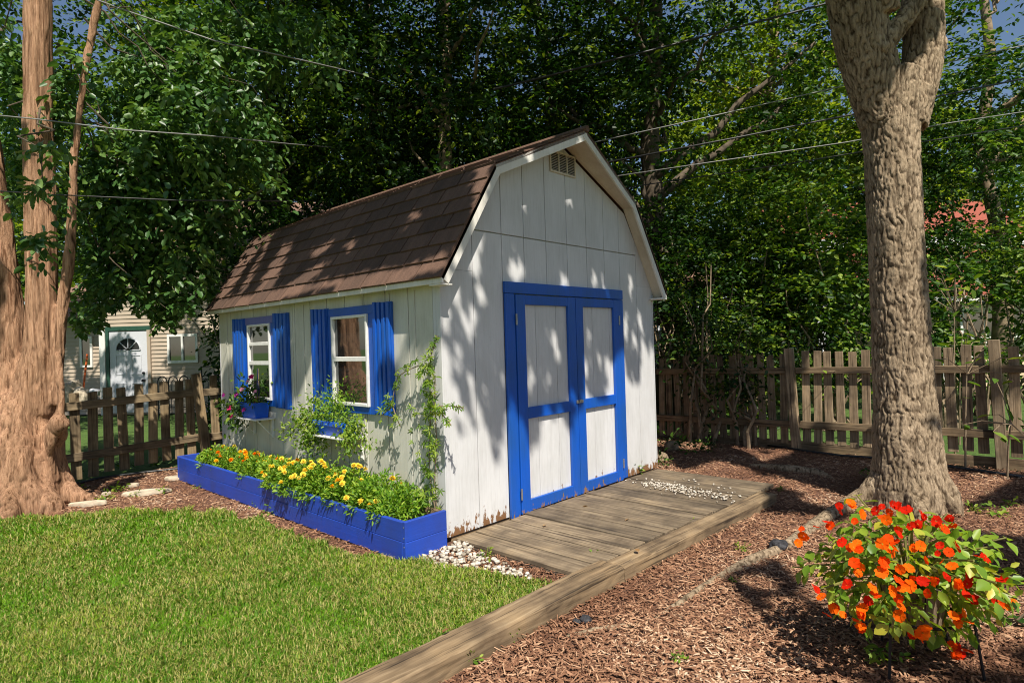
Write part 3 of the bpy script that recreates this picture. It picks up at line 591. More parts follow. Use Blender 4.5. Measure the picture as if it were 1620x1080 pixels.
while y < 3.4:
    if min(abs(y + 0.80), abs(y + 2.79), abs(y - 1.2), abs(y + 4.8)) > 0.085:
        o = link('picket', rr.choice(pm), None, fr, (y, -0.028, 0.06 + ztop(y) + rr.uniform(-0.02, 0.02)), (0, rr.uniform(-0.02, 0.02), 0))
    y += 0.134 + rr.uniform(-0.006, 0.006)
for (a, b) in ((-5.6, -2.8), (-2.79, -0.81), (-0.80, 1.19), (1.2, 3.4)):
    for z, hh in ((0.26, 0.085), (0.93, 0.078)):
        za, zb_ = z + ztop(a) * .6, z + ztop(b) * .6
        MB().add([(a, 0.0, za), (b, 0.0, zb_), (b, 0.036, zb_), (a, 0.036, za), (a, 0.0, za + hh), (b, 0.0, zb_ + hh), (b, 0.036, zb_ + hh), (a, 0.036, za + hh)],
                 [(0, 3, 2, 1), (4, 5, 6, 7), (0, 1, 5, 4), (1, 2, 6, 5), (2, 3, 7, 6), (3, 0, 4, 7)]).build('rail', M['fence_rail_x'] if 0 else M['timber'], fr, 0.004)
for yy, lean in ((-0.80, 0.045), (-2.79, 0.03), (1.2, 0.0), (-4.8, 0.0)):
    MB().box((-0.048, -0.003, -0.05), (0.048, 0.088, 1.24 + ztop(yy))).build('post', M['fence'], fr, 0.005, (yy, 0.0, 0), (0, lean, 0))
MB().box((-5.6, -0.045, -0.02), (3.4, -0.02, 0.10)).build('base_board', M['timber'], fr, 0.004)
fl = thing('picket_fence', 'brown shaded picket fence behind the forked red barked tree', 'fence', (0, 5.12, 0), 0.0)
pm2 = [picket_mesh(0.105, 1.0, 'fence_left', s + 20, 0) for s in range(5)]
xx = -5.5
while xx < 1.2:
    tz = 0.05 + 0.06 * (xx + 1.0)
    if abs(xx - 0.2) > 0.1: link('picket', rr.choice(pm2), None, fl, (xx, 0.03, -0.03 + max(-0.05, min(0.14, tz)) + rr.uniform(-0.015, 0.015)), (0, rr.uniform(-0.03, 0.03), 0))
    xx += 0.155 + rr.uniform(-0.008, 0.008)
for (a, b, za, zb_) in ((-5.5, -1.9, 0.16, 0.19), (-1.88, 0.15, 0.19, 0.27), (0.151, 1.2, 0.25, 0.27), (-5.5, -1.9, 0.76, 0.77), (-1.88, 0.15, 0.78, 0.86), (0.151, 1.2, 0.85, 0.86)):
    MB().add([(a, -0.022, za), (b, -0.022, zb_), (b, 0.017, zb_), (a, 0.017, za), (a, -0.022, za + .095), (b, -0.022, zb_ + .095), (b, 0.017, zb_ + .095), (a, 0.017, za + .095)],
             [(0, 3, 2, 1), (4, 5, 6, 7), (0, 1, 5, 4), (1, 2, 6, 5), (2, 3, 7, 6), (3, 0, 4, 7)]).build('rail', M['fence_rail_x'], fl, 0.004)
MB().box((-0.055, -0.09, -0.05), (0.055, -0.024, 1.16)).build('post', M['fence_left'], fl, 0.006, (0.24, 0, 0), (0.0, -0.10, 0))
MB().box((-0.055, -0.09, -0.05), (0.055, -0.024, 1.1)).build('post', M['fence_left'], fl, 0.006, (-1.89, 0, 0))

# ------------------------------------------------------------------ the shade map: sunlit and shaded places that unseen leaves are fitted to
E1 = np.array([0.866, -0.5, 0.0]); E2 = np.cross(SUN, E1); CELL = 0.035; U0, V0, NU, NV = -14.0, -14.0, 900, 900
LIT = np.full((NU, NV), -1e9); SHD = np.full((NU, NV), -1e9)
def uv(P): return ((P @ E1 - U0) / CELL).astype(int), ((P @ E2 - V0) / CELL).astype(int)
def mark(A, P, r=0):
    u, v = uv(P); t = P @ SUN
    for du in range(-r, r + 1):
        for dv in range(-r, r + 1):
            a, b = u + du, v + dv; k = (a >= 0) & (b >= 0) & (a < NU) & (b < NV)
            np.maximum.at(A, (a[k], b[k]), t[k])
gx, gy = np.meshgrid(np.arange(2, 1620, 3.0), np.arange(180, 1080, 3.0)); gx = gx.ravel(); gy = gy.ravel(); RY = rays(np.stack([gx, gy], 1)); owner = np.zeros(len(gx), int)
def ell(lst):
    r = np.zeros(len(gx), bool)
    for cx, cy, a, b in lst: r |= ((gx - cx) / (a * .66)) ** 2 + ((gy - cy) / (b * .66)) ** 2 < 1
    return r
def polys(lst):
    r = np.zeros(len(gx), bool)
    for p in lst: r |= inpoly(gx, gy, p)
    return r
def region(sel, pts, shade, r=1):
    """pts: 3-D points for the selected samples; shade: bool for all samples"""
    global owner
    s = sel & (owner == 0); owner[s] = 1
    P = pts[s]; sh = shade[s]; mark(LIT, P[~sh], r); mark(SHD, P[sh], 1)
def plane_pts(ax, val): return CAM + ((val - CAM[ax]) / np.where(np.abs(RY[:, ax]) < 1e-6, 1e-6, RY[:, ax]))[:, None] * RY
none = np.zeros(len(gx), bool)
# flowering bush, trunks, planter, walls, roof, ground in front-to-back order
region(polys([[(1275, 850), (1340, 800), (1480, 800), (1570, 880), (1618, 960), (1540, 1040), (1340, 1000)]]), CAM + 2.62 * RY, none)
region(polys([[(1300, 0), (1500, 0), (1462, 200), (1482, 640), (1505, 800), (1360, 790), (1380, 600), (1365, 200)]]), CAM + 4.8 * RY,
       polys([[(1300, 0), (1510, 0), (1510, 235), (1300, 250)]]) | polys([[(1340, 250), (1425, 230), (1432, 330), (1418, 430), (1350, 440)]]) | polys([[(1445, 340), (1500, 330), (1500, 560), (1468, 560)]]) | polys([[(1440, 640), (1490, 640), (1490, 705), (1450, 700)]]))
region(polys([[(0, 180), (88, 180), (95, 600), (95, 800), (0, 810)]]), CAM + 5.6 * RY, (vnoise(np.stack([gx * .020 + gy * .004, gy * .016 - gx * .01, gx * 0], 1)) > .56) & (gy < 690))
LFP = plane_pts(1, 5.07); region(polys([[(88, 600), (345, 585), (350, 735), (88, 775)]]), LFP, vnoise(LFP * np.array([4, 4, 2.2])) > .40)
HX = CAM + 14.4 * RY; region(polys([[(98, 478), (345, 478), (345, 640), (98, 640)]]), HX, vnoise(HX * 2.2) > .5)
region(polys([[(297, 725), (637, 825), (700, 812), (702, 862), (640, 890), (297, 755)]]), plane_pts(0, -0.42), none)
region(polys([[(310, 712), (420, 690), (560, 715), (690, 800), (637, 825), (297, 725)]]), plane_pts(0, -0.28), none)
wallF = [(703, 445), (782, 262), (928, 228), (1003, 325), (1033, 470), (1042, 745), (705, 858)]
holes = ell([(826, 304, 11, 19), (901, 315, 5, 9), (942, 311, 5, 10), (818, 428, 14, 18), (892, 443, 7, 9), (941, 443, 9, 15), (954, 452, 6, 9), (1000, 452, 5, 16), (721, 461, 14, 22), (761, 471, 11, 16), (708, 499, 7, 9), (732, 502, 6, 9),
             (747, 497, 10, 17), (706, 515, 6, 9), (745, 521, 8, 13), (728, 556, 6, 9), (706, 565, 8, 11), (728, 584, 5, 7), (795, 604, 6, 8), (717, 621, 9, 10), (769, 628, 6, 8), (708, 592, 10, 16), (876, 534, 6, 11), (882, 560, 7, 11),
             (841, 600, 9, 15), (867, 604, 6, 11), (932, 532, 5, 9), (926, 582, 9, 15), (961, 582, 7, 15), (948, 569, 5, 9), (991, 517, 6, 22), (1011, 504, 5, 15), (1004, 543, 7, 13), (1018, 560, 6, 30), (745, 600, 5, 7), (752, 640, 6, 12), (735, 655, 7, 14), (905, 640, 5, 8)])
shadeF = polys([[(690, 180), (1060, 180), (1060, 545), (1015, 560), (1010, 612), (992, 600), (985, 560), (962, 600), (955, 655), (925, 615), (918, 650), (900, 690), (885, 655), (872, 668), (860, 652), (850, 712), (838, 720), (828, 690), (806, 640),
                 (797, 690), (785, 742), (772, 690), (760, 640), (752, 690), (742, 672), (730, 700), (724, 690), (722, 640), (714, 600), (700, 520)]])
region(polys([wallF]), plane_pts(1, 0.0), shadeF & ~holes, 0)
sideShade = polys([[(640, 505), (700, 470), (703, 560), (660, 575), (640, 570)], [(496, 500), (530, 500), (532, 560), (500, 620)], [(505, 600), (530, 570), (532, 640), (505, 645)], [(440, 540), (497, 500), (497, 560), (470, 640), (436, 640)], [(350, 590), (372, 560), (380, 680), (352, 700)],
                   [(400, 640), (470, 650), (480, 690), (420, 705), (395, 700)], [(590, 600), (635, 560), (640, 640), (600, 660)]])
region(polys([[(345, 497), (700, 448), (705, 858), (352, 715)]]), plane_pts(0, 0.0), sideShade, 0)
n_ = nrm(np.array([-(BRK_L[1] - EAVE_L[1]), 0, BRK_L[0] - EAVE_L[0]])); p_ = np.array([EAVE_L[0], 0, EAVE_L[1]])
den = RY @ n_; tt = ((p_ - CAM) @ n_) / np.where(np.abs(den) < 1e-4, 1e-4, den)
litR = polys([[(333, 492), (392, 384), (436, 366), (420, 400), (395, 452), (372, 484)], [(398, 474), (446, 392), (462, 388), (426, 470)], [(438, 466), (502, 422), (522, 420), (470, 463)], [(490, 402), (520, 385), (528, 388), (500, 412)], [(545, 390), (562, 380), (556, 402)], [(650, 345), (664, 335), (660, 352)], [(672, 418), (704, 402), (698, 420)]]) & ~polys([[(360, 470), (412, 392), (418, 396), (372, 474)]])
region(polys([[(329, 492), (392, 378), (782, 255), (700, 442)]]), CAM + tt[:, None] * RY, ~litR, 0)
gs = polys([[(1176, 738), (1290, 700), (1440, 742), (1400, 786), (1330, 782), (1230, 775)], [(1040, 720), (1060, 690), (1262, 700), (1262, 708), (1180, 712), (1100, 742), (1070, 742)], [(1500, 800), (1620, 742), (1620, 800), (1560, 812)], [(1125, 905), (1230, 872), (1290, 930), (1270, 985), (1180, 985)],
             [(1290, 1020), (1620, 1010), (1620, 1080), (1330, 1080)], [(1560, 850), (1620, 845), (1620, 940), (1590, 925)], [(85, 790), (200, 775), (255, 738), (330, 728), (300, 722), (90, 760)], [(1310, 640), (1390, 640), (1390, 700), (1350, 705)]])
gl_ = ell([(1330, 1045, 30, 10), (1450, 1065, 40, 8), (1560, 1040, 25, 9), (1200, 920, 18, 8), (1240, 955, 14, 6), (1270, 740, 24, 6), (1330, 760, 22, 5)])
FRP = plane_pts(0, 5.02); region(polys([[(1036, 545), (1250, 545), (1258, 712), (1036, 712)]]) , FRP, vnoise(FRP * 3.1) > .12)
region(polys([[(1262, 550), (1378, 550), (1380, 722), (1262, 712)], [(1482, 545), (1620, 540), (1620, 745), (1490, 735)]]), FRP, vnoise(FRP * 3.4 + 7) > .54)
G = plane_pts(2, 0.0)
region((gy > 600) & (G[:, 0] < 5.0) & (G[:, 1] < 5.0), G, (gs & ~gl_) | ((gx > 1190) & (gy > 700) & (vnoise(G * 2.1 + 5) > .60)))
def sunfilter(P, soft=0.12):
    """True for points that do not throw their shadow on a sunlit place"""
    u, v = uv(P); ok = np.ones(len(P), bool); k = (u >= 0) & (v >= 0) & (u < NU) & (v < NV)
    t = np.full(len(P), -1e9); t[k] = LIT[u[k], v[k]]
    return ~((t > -1e8) & (P @ SUN > t + soft))

# ------------------------------------------------------------------ trees: trunks
def organic(tubes, voxel, smooth):
    """closed tubes melted into one skin (voxel remesh); returns points, normals, faces"""
    mb = MB()
    for pts, r in tubes:
        pts = [np.array(p, float) for p in pts]; d = nrm(np.diff(np.array(pts), axis=0)); K = []; Rr = []
        P = np.array(pts); n = len(P); t = np.linspace(0, n - 1, (n - 1) * 6 + 1)
        for q in t:                                       # Catmull-Rom
            i = min(int(q), n - 2); f = q - i; p0, p1, p2, p3 = P[max(i - 1, 0)], P[i], P[i + 1], P[min(i + 2, n - 1)]
            K.append(0.5 * ((2 * p1) + (-p0 + p2) * f + (2 * p0 - 5 * p1 + 4 * p2 - p3) * f * f + (-p0 + 3 * p1 - 3 * p2 + p3) * f ** 3)); Rr.append(r[i] + (r[i + 1] - r[i]) * (f * f * (3 - 2 * f)))
        mb.tube(K, Rr, 18)
    me = mb.mesh('tmp'); o = bpy.data.objects.new('tmp', me); COL.objects.link(o)
    m = o.modifiers.new('r', 'REMESH'); m.mode = 'VOXEL'; m.voxel_size = voxel
    s = o.modifiers.new('s', 'SMOOTH'); s.factor = 0.6; s.iterations = smooth
    dg = bpy.context.evaluated_depsgraph_get(); dg.update(); ev = o.evaluated_get(dg); e = ev.to_mesh()
    V = np.zeros(len(e.vertices) * 3, np.float32); e.vertices.foreach_get('co', V); Nn = np.zeros(len(e.vertices) * 3, np.float32); e.vertices.foreach_get('normal', Nn)
    L = np.zeros(len(e.loops), np.int32); e.loops.foreach_get('vertex_index', L); tot = np.zeros(len(e.polygons), np.int32); e.polygons.foreach_get('loop_total', tot)
    assert (tot == 4).all(); ev.to_mesh_clear(); bpy.data.objects.remove(o); bpy.data.meshes.remove(me)
    return V.reshape(-1, 3).astype(float), Nn.reshape(-1, 3).astype(float), L.reshape(-1, 4)
def skin(name, V, F, ridge, mat, parent):
    me = npmesh(name, V, F, smooth=True); a = me.attributes.new('ridge', 'FLOAT', 'POINT'); a.data.foreach_set('value', ridge.astype(np.float32)); return link(name, me, mat, parent)
def root_line(px, z=0.0): return [gnd(x, y, 0) + np.array([0, 0, z]) for x, y in px]
C0 = np.array([2.985, -2.33, 0.0]); D5 = 5.02
def tr(x, y, d=D5): return at(x, y, d)
tubes = [([C0 + [0, 0, -0.1], C0 + [0, 0, 0.12], C0 + [-.005, .005, 0.45], tr(1429, 600), tr(1418, 400), tr(1411, 250), tr(1404, 120)], [0.33, 0.295, 0.25, 0.218, 0.20, 0.20, 0.235]),
         ([tr(1402, 190), tr(1366, 70, 4.98), tr(1338, -60, 4.9), tr(1300, -230, 4.7)], [0.20, 0.205, 0.19, 0.16]),
         ([tr(1434, 200), tr(1460, 90, 5.05), tr(1462, -30, 5.1), tr(1500, -220, 5.3)], [0.15, 0.148, 0.15, 0.13]),
         ([tr(1385, 85, 4.86), tr(1425, 38, 4.86), tr(1470, -30, 4.9)], [0.09, 0.072, 0.08]),
         ([tr(1405, 20, 4.82), tr(1392, -80, 4.75)], [0.085, 0.09]),
         ([tr(1468, 105, 5.05), tr(1487, 75, 5.0), tr(1490, 55, 5.0)], [0.08, 0.05, 0.02]), ([tr(1445, 165, 5.0), tr(1468, 168, 4.98), tr(1474, 170, 4.97)], [.09, .055, .02])]
for k, (ang, ln, r) in enumerate(((200, .50, .10), (255, .36, .10), (300, .36, .09), (350, .40, .10), (60, .4, .10), (120, .45, .10))):
    a = math.radians(ang); dv = np.array([math.cos(a), math.sin(a), 0])
    tubes.append(([C0 + dv * .12 + [0, 0, .34], C0 + dv * .28 + [0, 0, .12], C0 + dv * ln + [0, 0, -.04]], [r, r * .8, r * .3]))
rl = root_line([(1372, 790), (1310, 818), (1240, 866), (1195, 885), (1130, 915), (1085, 948), (1030, 978)])
tubes.append(([C0 + [-.15, .1, .2]] + [p + [0, 0, z] for p, z in zip(rl, (.05, .012, .002, .006, -.008, .004, -.012))], [.11, .07, .048, .036, .036, .022, .020, .010]))
rl2 = root_line([(1010, 985), (940, 996), (880, 1008)]); tubes.append(([p + [0, 0, -.004] for p in rl2], [.012, .018, .008]))
rl3 = root_line([(1185, 735), (1235, 742), (1290, 748), (1320, 757)]); tubes.append(([p + [0, 0, z] for p, z in zip(rl3, (-.02, .01, .01, -.02))], [.03, .045, .04, .02]))
V, Nn, F = organic(tubes, 0.0092, 9)
def grey_bark(V, Nn, k=1.0):
    w = np.stack([vnoise(V * 11), vnoise(V * 11 + 31), vnoise(V * 11 + 77)], 1) - 0.5
    q = (V + w * np.array([0.040, 0.040, 0.06])) * np.array([50, 50, 9.5]); n1 = np.abs(2 * vnoise(q) - 1); q2 = (V + w * 0.02) * np.array([64, 64, 20.0]) + 9; n2 = np.abs(2 * vnoise(q2) - 1)
    r = np.minimum(1, n1 * 2.6) * 0.72 + np.minimum(1, n2 * 2.2) * 0.28; fine = vnoise(V * 75) - 0.5
    low = np.clip((V[:, 2] - 0.02) / 0.25, 0.25, 1)
    return V + Nn * ((r - 0.6) * 0.016 * low * k + fine * 0.005)[:, None], r
V2, rg_ = grey_bark(V, Nn)
t_r = thing('shade_tree', 'big grey barked shade tree with forked trunk standing right of the deck', 'tree', C0)
V2 -= C0; skin('trunk', V2, F, rg_, M['bark_grey'], t_r)
# forked red barked tree on the left
CL = np.array([-1.83, 4.10, 0.0]); DL = 5.85
def tl(x, y, d=DL): return at(x, y, d)
tubes = [([CL + [0, 0, -.1], CL + [0, 0, .1], CL + [0, 0, .5], tl(30, 660), tl(24, 620)], [.42, .39, .345, .30, .22]),
         ([tl(18, 640), tl(12, 540), tl(4, 440), tl(-14, 300), tl(-32, 150), tl(-60, -120)], [.20, .155, .135, .125, .12, .11]),
         ([tl(50, 650), tl(66, 540), tl(66, 430), tl(63, 260), tl(61, 120), tl(59, -100), tl(60, -300)], [.21, .138, .128, .122, .118, .112, .10]),
         ([tl(84, 640), tl(92, 560), tl(100, 480), tl(110, 400), tl(114, 320), tl(119, 240), tl(132, 130), tl(148, 40), tl(172, -60)], [.07, .058, .05, .044, .040, .036, .033, .03, .028]),
         ([tl(72, 700), tl(90, 676, 5.75), tl(101, 664, 5.7)], [.10, .085, .06]),
         ([tl(85, 760, 5.8), tl(78, 700, 5.7), tl(97, 640, 5.75), tl(92, 560, 5.8)], [.06, .05, .045, .03])]
for ang, ln, r in ((250, .6, .15), (290, .58, .14), (325, .62, .12), (215, .6, .14), (180, .6, .14), (0, .6, .12), (60, .5, .12), (130, .5, .12), (270, .45, .16)):
    a = math.radians(ang); dv = np.array([math.cos(a), math.sin(a), 0])
    tubes.append(([CL + dv * .2 + [0, 0, .55], CL + dv * .34 + [0, 0, .18], CL + dv * ln + [0, 0, -.05]], [r, r * .8, r * .35]))
V, Nn, F = organic(tubes, 0.0138, 6)
w = vnoise(V * 3) - 0.5; q = np.stack([V[:, 0] + w * .1, V[:, 1] + w * .1, V[:, 2]], 1)
big = vnoise(q * np.array([8, 8, 1.3])) - .5; st = vnoise(q * np.array([46, 46, 3.0]) + 5); st2 = vnoise(q * np.array([95, 95, 6.0]) + 15)
Vb = V + Nn * (big * 0.12 * np.clip(1.6 - V[:, 2], 0.15, 1) + (st - .5) * 0.017 + (st2 - .5) * 0.011)[:, None]
t_l = thing('forked_tree', 'tall red barked tree with several stems at the left edge of the lawn', 'tree', CL)
skin('trunk', Vb - CL, F, np.clip(st * .7 + st2 * .7 - .05, 0, 1), M['bark_red'], t_l)

# ------------------------------------------------------------------ leaves
OV = np.array([(0, 0, 0), (.28, .40, .07), (.70, .34, .05), (1, 0, -.10), (.70, -.34, .05), (.28, -.40, .07)])
LAN = np.array([(0, 0, 0), (.35, .5, .08), (.70, .36, .04), (1, 0, -.12), (.70, -.36, .04), (.35, -.5, .08)])
LF = np.array([(0, 1, 2, 3), (0, 3, 4, 5)])
def leaf_arrays(P, D, Nr, L, W, T=OV):
    d = nrm(D); s = nrm(np.cross(Nr, d)); n = np.cross(d, s); L = np.broadcast_to(L, len(P))[:, None, None]; W = np.broadcast_to(W, len(P))[:, None, None]
    V = P[:, None, :] + T[None, :, 0:1] * L * d[:, None, :] + T[None, :, 1:2] * W * s[:, None, :] + T[None, :, 2:3] * L * n[:, None, :]
    F = (np.arange(len(P)) * len(T))[:, None, None] + LF[None]
    return V.reshape(-1, 3), F.reshape(-1, 4)
def leaf_mesh(name, P, D, Nr, L, W, rnd, mat, parent=None, T=OV, kind='stuff', origin=None):
    if origin is not None: P = P - np.asarray(origin)
    V, F = leaf_arrays(P, D, Nr, L, W, T); me = npmesh(name, V, F, np.repeat(rnd, 2)); o = link(name, me, mat, parent)
    if kind: o['kind'] = kind
    return o
def sprays(C, n_tw, tl_, n_lf, L, rng, out=None, droop=0.5, spread=1.0, flat=0.5):
    """twigs round each cluster centre, leaves in alternation along each twig"""
    C = np.repeat(C, n_tw, 0); m = len(C); d = rng.normal(size=(m, 3)) * np.array([1, 1, flat])
    if out is not None: d = nrm(d) + np.repeat(out, n_tw, 0) * spread
    d = nrm(d); t = (np.arange(n_lf) + 0.5) / n_lf; ln = tl_ * (0.6 + 0.8 * rng.random(m))
    P = C[:, None, :] + d[:, None, :] * (t[None, :, None] * ln[:, None, None]); P[:, :, 2] -= droop * (t[None, :] ** 2) * ln[:, None]
    side = nrm(np.cross(d, [0, 0, 1.0]) + 1e-6)
    sg = np.where(np.arange(n_lf) % 2 == 0, 1, -1)
    D = d[:, None, :] * 0.6 + side[:, None, :] * sg[None, :, None] * 0.8 + rng.normal(size=(m, n_lf, 3)) * 0.35; D[:, :, 2] -= droop * 0.7
    Nr = rng.normal(size=(m, n_lf, 3)) * 0.55 + np.array([0, 0, 1.0])
    P = (P + rng.normal(size=P.shape) * 0.02).reshape(-1, 3); k = len(P); LL = L * (0.65 + 0.6 * rng.random(k))
    tone = np.repeat(rng.random(len(C) // n_tw), n_tw * n_lf)
    return P, D.reshape(-1, 3), Nr.reshape(-1, 3), LL, np.clip(0.42 * rng.random(k) + 0.57 * tone, 0, 0.999)
def in_view(P, m=60):
    x, y, z = proj(P); return (z > 0.3) & (x > -m) & (x < 1620 + m) & (y > -m) & (y < 1080 + m)
def branch(mb, a, b, r0, r1, rng, n=5, wob=0.12):
    a = np.array(a, float); b = np.array(b, float); L = np.linalg.norm(b - a); pts = [a + (b - a) * t + (rng.normal(size=3) * wob * L * math.sin(math.pi * t) * 0.5 if 0 < t < 1 else 0) for t in np.linspace(0, 1, n)]
    mb.tube(pts, list(np.linspace(r0, r1, n)), 6)
def ellipsoid(n, c, r, rng, zmin=None):
    p = nrm(rng.normal(size=(n, 3))) * (rng.random(n) ** 0.45)[:, None]; P = np.array(c) + p * np.array(r); return (P, p)
def bg_tree(name, label, px, depth, r, hgt, crown, leaf, tone, bark, n_cl, seed, fork=None, n_lf=9, tl_=0.55, gap=None, lean=(0, 0), over=None):
    """a tree beyond the yard; crown: (dz centre, radii along right / forward / up)"""
    rng = np.random.default_rng(seed); b = place(px, depth); t = thing(name, label, 'tree', b, 0, 'trees beyond the fences'); mb = MB()
    top = np.array([lean[0], lean[1], hgt]); pts = [np.array([0, 0, -.1]) + top * u * 1.0 + np.array([rng.normal() * .12, rng.normal() * .12, 0]) * (0 < u < 1) for u in np.linspace(0, 1, 7)]
    mb.tube(pts, list(np.linspace(r * 1.15, r * .35, 7)), 10)
    C, p = ellipsoid(n_cl, (0, 0, crown[0]), (1, 1, 1), rng); C = np.array([0, 0, crown[0]]) + p[:, 0:1] * crown[1] * RT + p[:, 1:2] * crown[2] * FW + p[:, 2:3] * np.array([0, 0, crown[3]])
    C = C[C[:, 2] > 0.25]
    lift = vnoise(C * 0.9 + seed) > 0.33; C = C[lift]
    if gap is not None:
        x, y, _ = proj(C + b); keep = np.ones(len(C), bool)
        for gx0, gy0, ga, gb2 in gap: keep &= ((x - gx0) / ga) ** 2 + ((y - gy0) / gb2) ** 2 > 1
        C = C[keep]
    out = nrm(C - np.array([0, 0, crown[0]]))
    for i in rng.choice(len(C), min(16, len(C)), replace=False):
        u = np.clip((C[i][2] - 1.0) / hgt, 0.12, 0.9); branch(mb, top * u, C[i], r * .42 * (1 - .5 * u), .012, rng, 6)
    for br in (fork or []): branch(mb, br[0], br[1], br[2], br[2] * .35, rng, 7, .05)
    mb.build('trunk', M[bark], t, smooth=True)
    P, D, Nr, L, q = sprays(C, 6, tl_, n_lf, leaf * .84, rng, out, 0.35, 0.5)
    k = sunfilter(P + b) & (in_view(P + b, 250) | (rng.random(len(P)) < 0.35)); leaf_mesh('crown', P[k], D[k], Nr[k], L[k], L[k] * .62, q[k], LEAF[tone], t)
    if over:      # unseen leaves above the frame, added to keep the lower crown dark
        n = 1150; p = nrm(rng.normal(size=(n, 3))) * (rng.random(n) ** .4)[:, None]; P = -FW * over[0] + p[:, :1] * over[1] * RT + p[:, 1:2] * over[2] * FW + (p[:, 2:3] * 1.1 + hgt - .6) * np.array([0, 0, 1.0])
        k = sunfilter(P + b, 0) & ~in_view(P + b, 40); k &= vnoise(P * 1.1 + seed) > .38; P = P[k]; n = len(P); L = .24 * (.6 + .6 * rng.random(n)); leaf_mesh('added_shade_leaves', P, rng.normal(size=(n, 3)), rng.normal(size=(n, 3)) * .6 + SUN, L, L * .65, rng.random(n), LEAF[tone], t)
    return t
bg_tree('shade_maple', 'tall dark leafed tree rising behind the middle of the shed roof', 720, 10.5, .15, 9.5, (5.6, 2.6, 2.4, 4.6), .12, 'dark', 'bark_tan', 640, 1, over=(1.8, 2.6, 1.9))
bg_tree('shade_maple', 'dark leafed tree with a heavy trunk behind the shed gable', 1046, 10.8, .22, 10, (6.2, 2.7, 2.4, 4.2), .12, 'dark', 'bark_dark', 560, 2, fork=[((0, 0, 3.9), tuple(RT * 2.4 + np.array([0, 0, 5.6])), .10), ((0, 0, 4.3), tuple(RT * 2.9 + np.array([0, 0, 6.6])), .09), ((0, 0, 3.2), tuple(-RT * 1.5 + np.array([0, 0, 5.6])), .09)], over=(1.8, 2.4, 1.8))
bg_tree('shade_maple', 'broad dark leafed tree behind the left end of the shed roof', 460, 11.5, .18, 10, (5.6, 2.9, 2.2, 4.8), .12, 'dark', 'bark_dark', 620, 3, over=(2.0, 2.8, 1.9))
bg_tree('elm_tree', 'mid green tree over the beige house beside the forked trunk', 372, 10.6, .10, 9, (6.3, 2.6, 1.6, 3.3), .11, 'mid', 'bark_tan', 460, 4, gap=[(185, 95, 25, 20), (60, 250, 14, 30)])
bg_tree('elm_tree', 'leafy tree at the far left edge behind the red barked stems', -30, 10.6, .16, 10, (6.2, 2.3, 2.0, 4.4), .12, 'mid', 'bark_dark', 380, 5, gap=[(15, 20, 22, 28), (15, 255, 15, 26)])
bg_tree('locust_tree', 'yellow green sunlit tree right of the shed gable', 1235, 12.6, .16, 10, (5.8, 2.7, 2.2, 4.4), .13, 'yellow', 'bark_tan', 520, 6, fork=[((0, 0, 3.4), tuple(-RT * 2.2 + np.array([0, 0, 2.8])), .07)], gap=[(1340, 165, 30, 14)])
bg_tree('elm_tree', 'thin topped green tree at the right edge with blue sky showing through', 1575, 11.8, .15, 10, (5.7, 2.4, 2.2, 4.0), .12, 'mid', 'bark_tan', 330, 7, gap=[(1545, 20, 50, 50), (1590, 130, 30, 22), (1550, 240, 35, 20), (1540, 170, 30, 14), (1550, 505, 65, 42), (1530, 462, 60, 16)])
bg_tree('shade_maple', 'shadowed tree directly behind the forked shade tree', 1410, 11.2, .14, 9, (5.2, 2.1, 1.8, 3.6), .12, 'mid', 'bark_dark', 380, 8, gap=[(1545, 500, 60, 45)])
bg_tree('shade_maple', 'dense dark tree standing deep between the shed and the gable', 880, 13.2, .2, 11, (6.4, 3.0, 2.4, 5.0), .13, 'dark', 'bark_dark', 560, 9, over=(2.0, 3.0, 2.0))
bg_tree('shade_maple', 'dense dark tree deep behind the roof between two other trunks', 600, 13.6, .2, 11, (6.2, 3.0, 2.4, 5.2), .13, 'dark', 'bark_dark', 560, 10, over=(2.0, 3.0, 2.0))
def shrub(label, px, depth, c, rad, leaf, tone, n_cl, seed, gap=None, cat='shrub', group='shrubs beyond the fences', name='shrub'):
    rng = np.random.default_rng(seed); b = place(px, depth); t = thing(name, label, cat, b, 0, group); mb = MB()
    p = nrm(rng.normal(size=(n_cl, 3))) * (rng.random(n_cl) ** .4)[:, None]; C = np.array([0, 0, c]) + p[:, 0:1] * rad[0] * RT + p[:, 1:2] * rad[1] * FW + p[:, 2:3] * np.array([0, 0, rad[2]]); C = C[C[:, 2] > .1]
    C = C[vnoise(C * 1.3 + seed) > .25]
    if gap is not None:
        x, y, _ = proj(C + b); keep = np.ones(len(C), bool)
        for g in gap: keep &= ((x - g[0]) / g[2]) ** 2 + ((y - g[1]) / g[3]) ** 2 > 1
        C = C[keep]
    for i in rng.choice(len(C), min(6 + n_cl // 18, len(C)), replace=False): branch(mb, (rng.normal() * .12, rng.normal() * .12, -.05), C[i], .026, .006, rng, 6)
    mb.build('stems', M['bark_tan'], t); P, D, Nr, L, q = sprays(C, 5, .38, 8, leaf, rng, nrm(C - np.array([0, 0, c])), .3, .5); k = sunfilter(P + b)
    leaf_mesh('foliage', P[k], D[k], Nr[k], L[k], L[k] * .62, q[k], LEAF[tone], t); return t
HG = [(1540, 440, 90, 75), (1550, 520, 75, 40)]
shrub('dark shrub against the fence just right of the shed corner', 1090, 9.4, 1.9, (.75, .7, 1.8), .075, 'dark', 260, 21, gap=[(1050, 520, 26, 40), (1062, 620, 40, 70)])
shrub('tall green shrub behind the fence midway between shed and shade tree', 1190, 9.6, 2.0, (.95, .8, 2.0), .085, 'mid', 330, 22, gap=[(1240, 640, 40, 60)])
shrub('leafy shrub behind the fence left of the grey trunk', 1310, 9.2, 2.1, (.9, .8, 1.55), .085, 'mid', 260, 23)
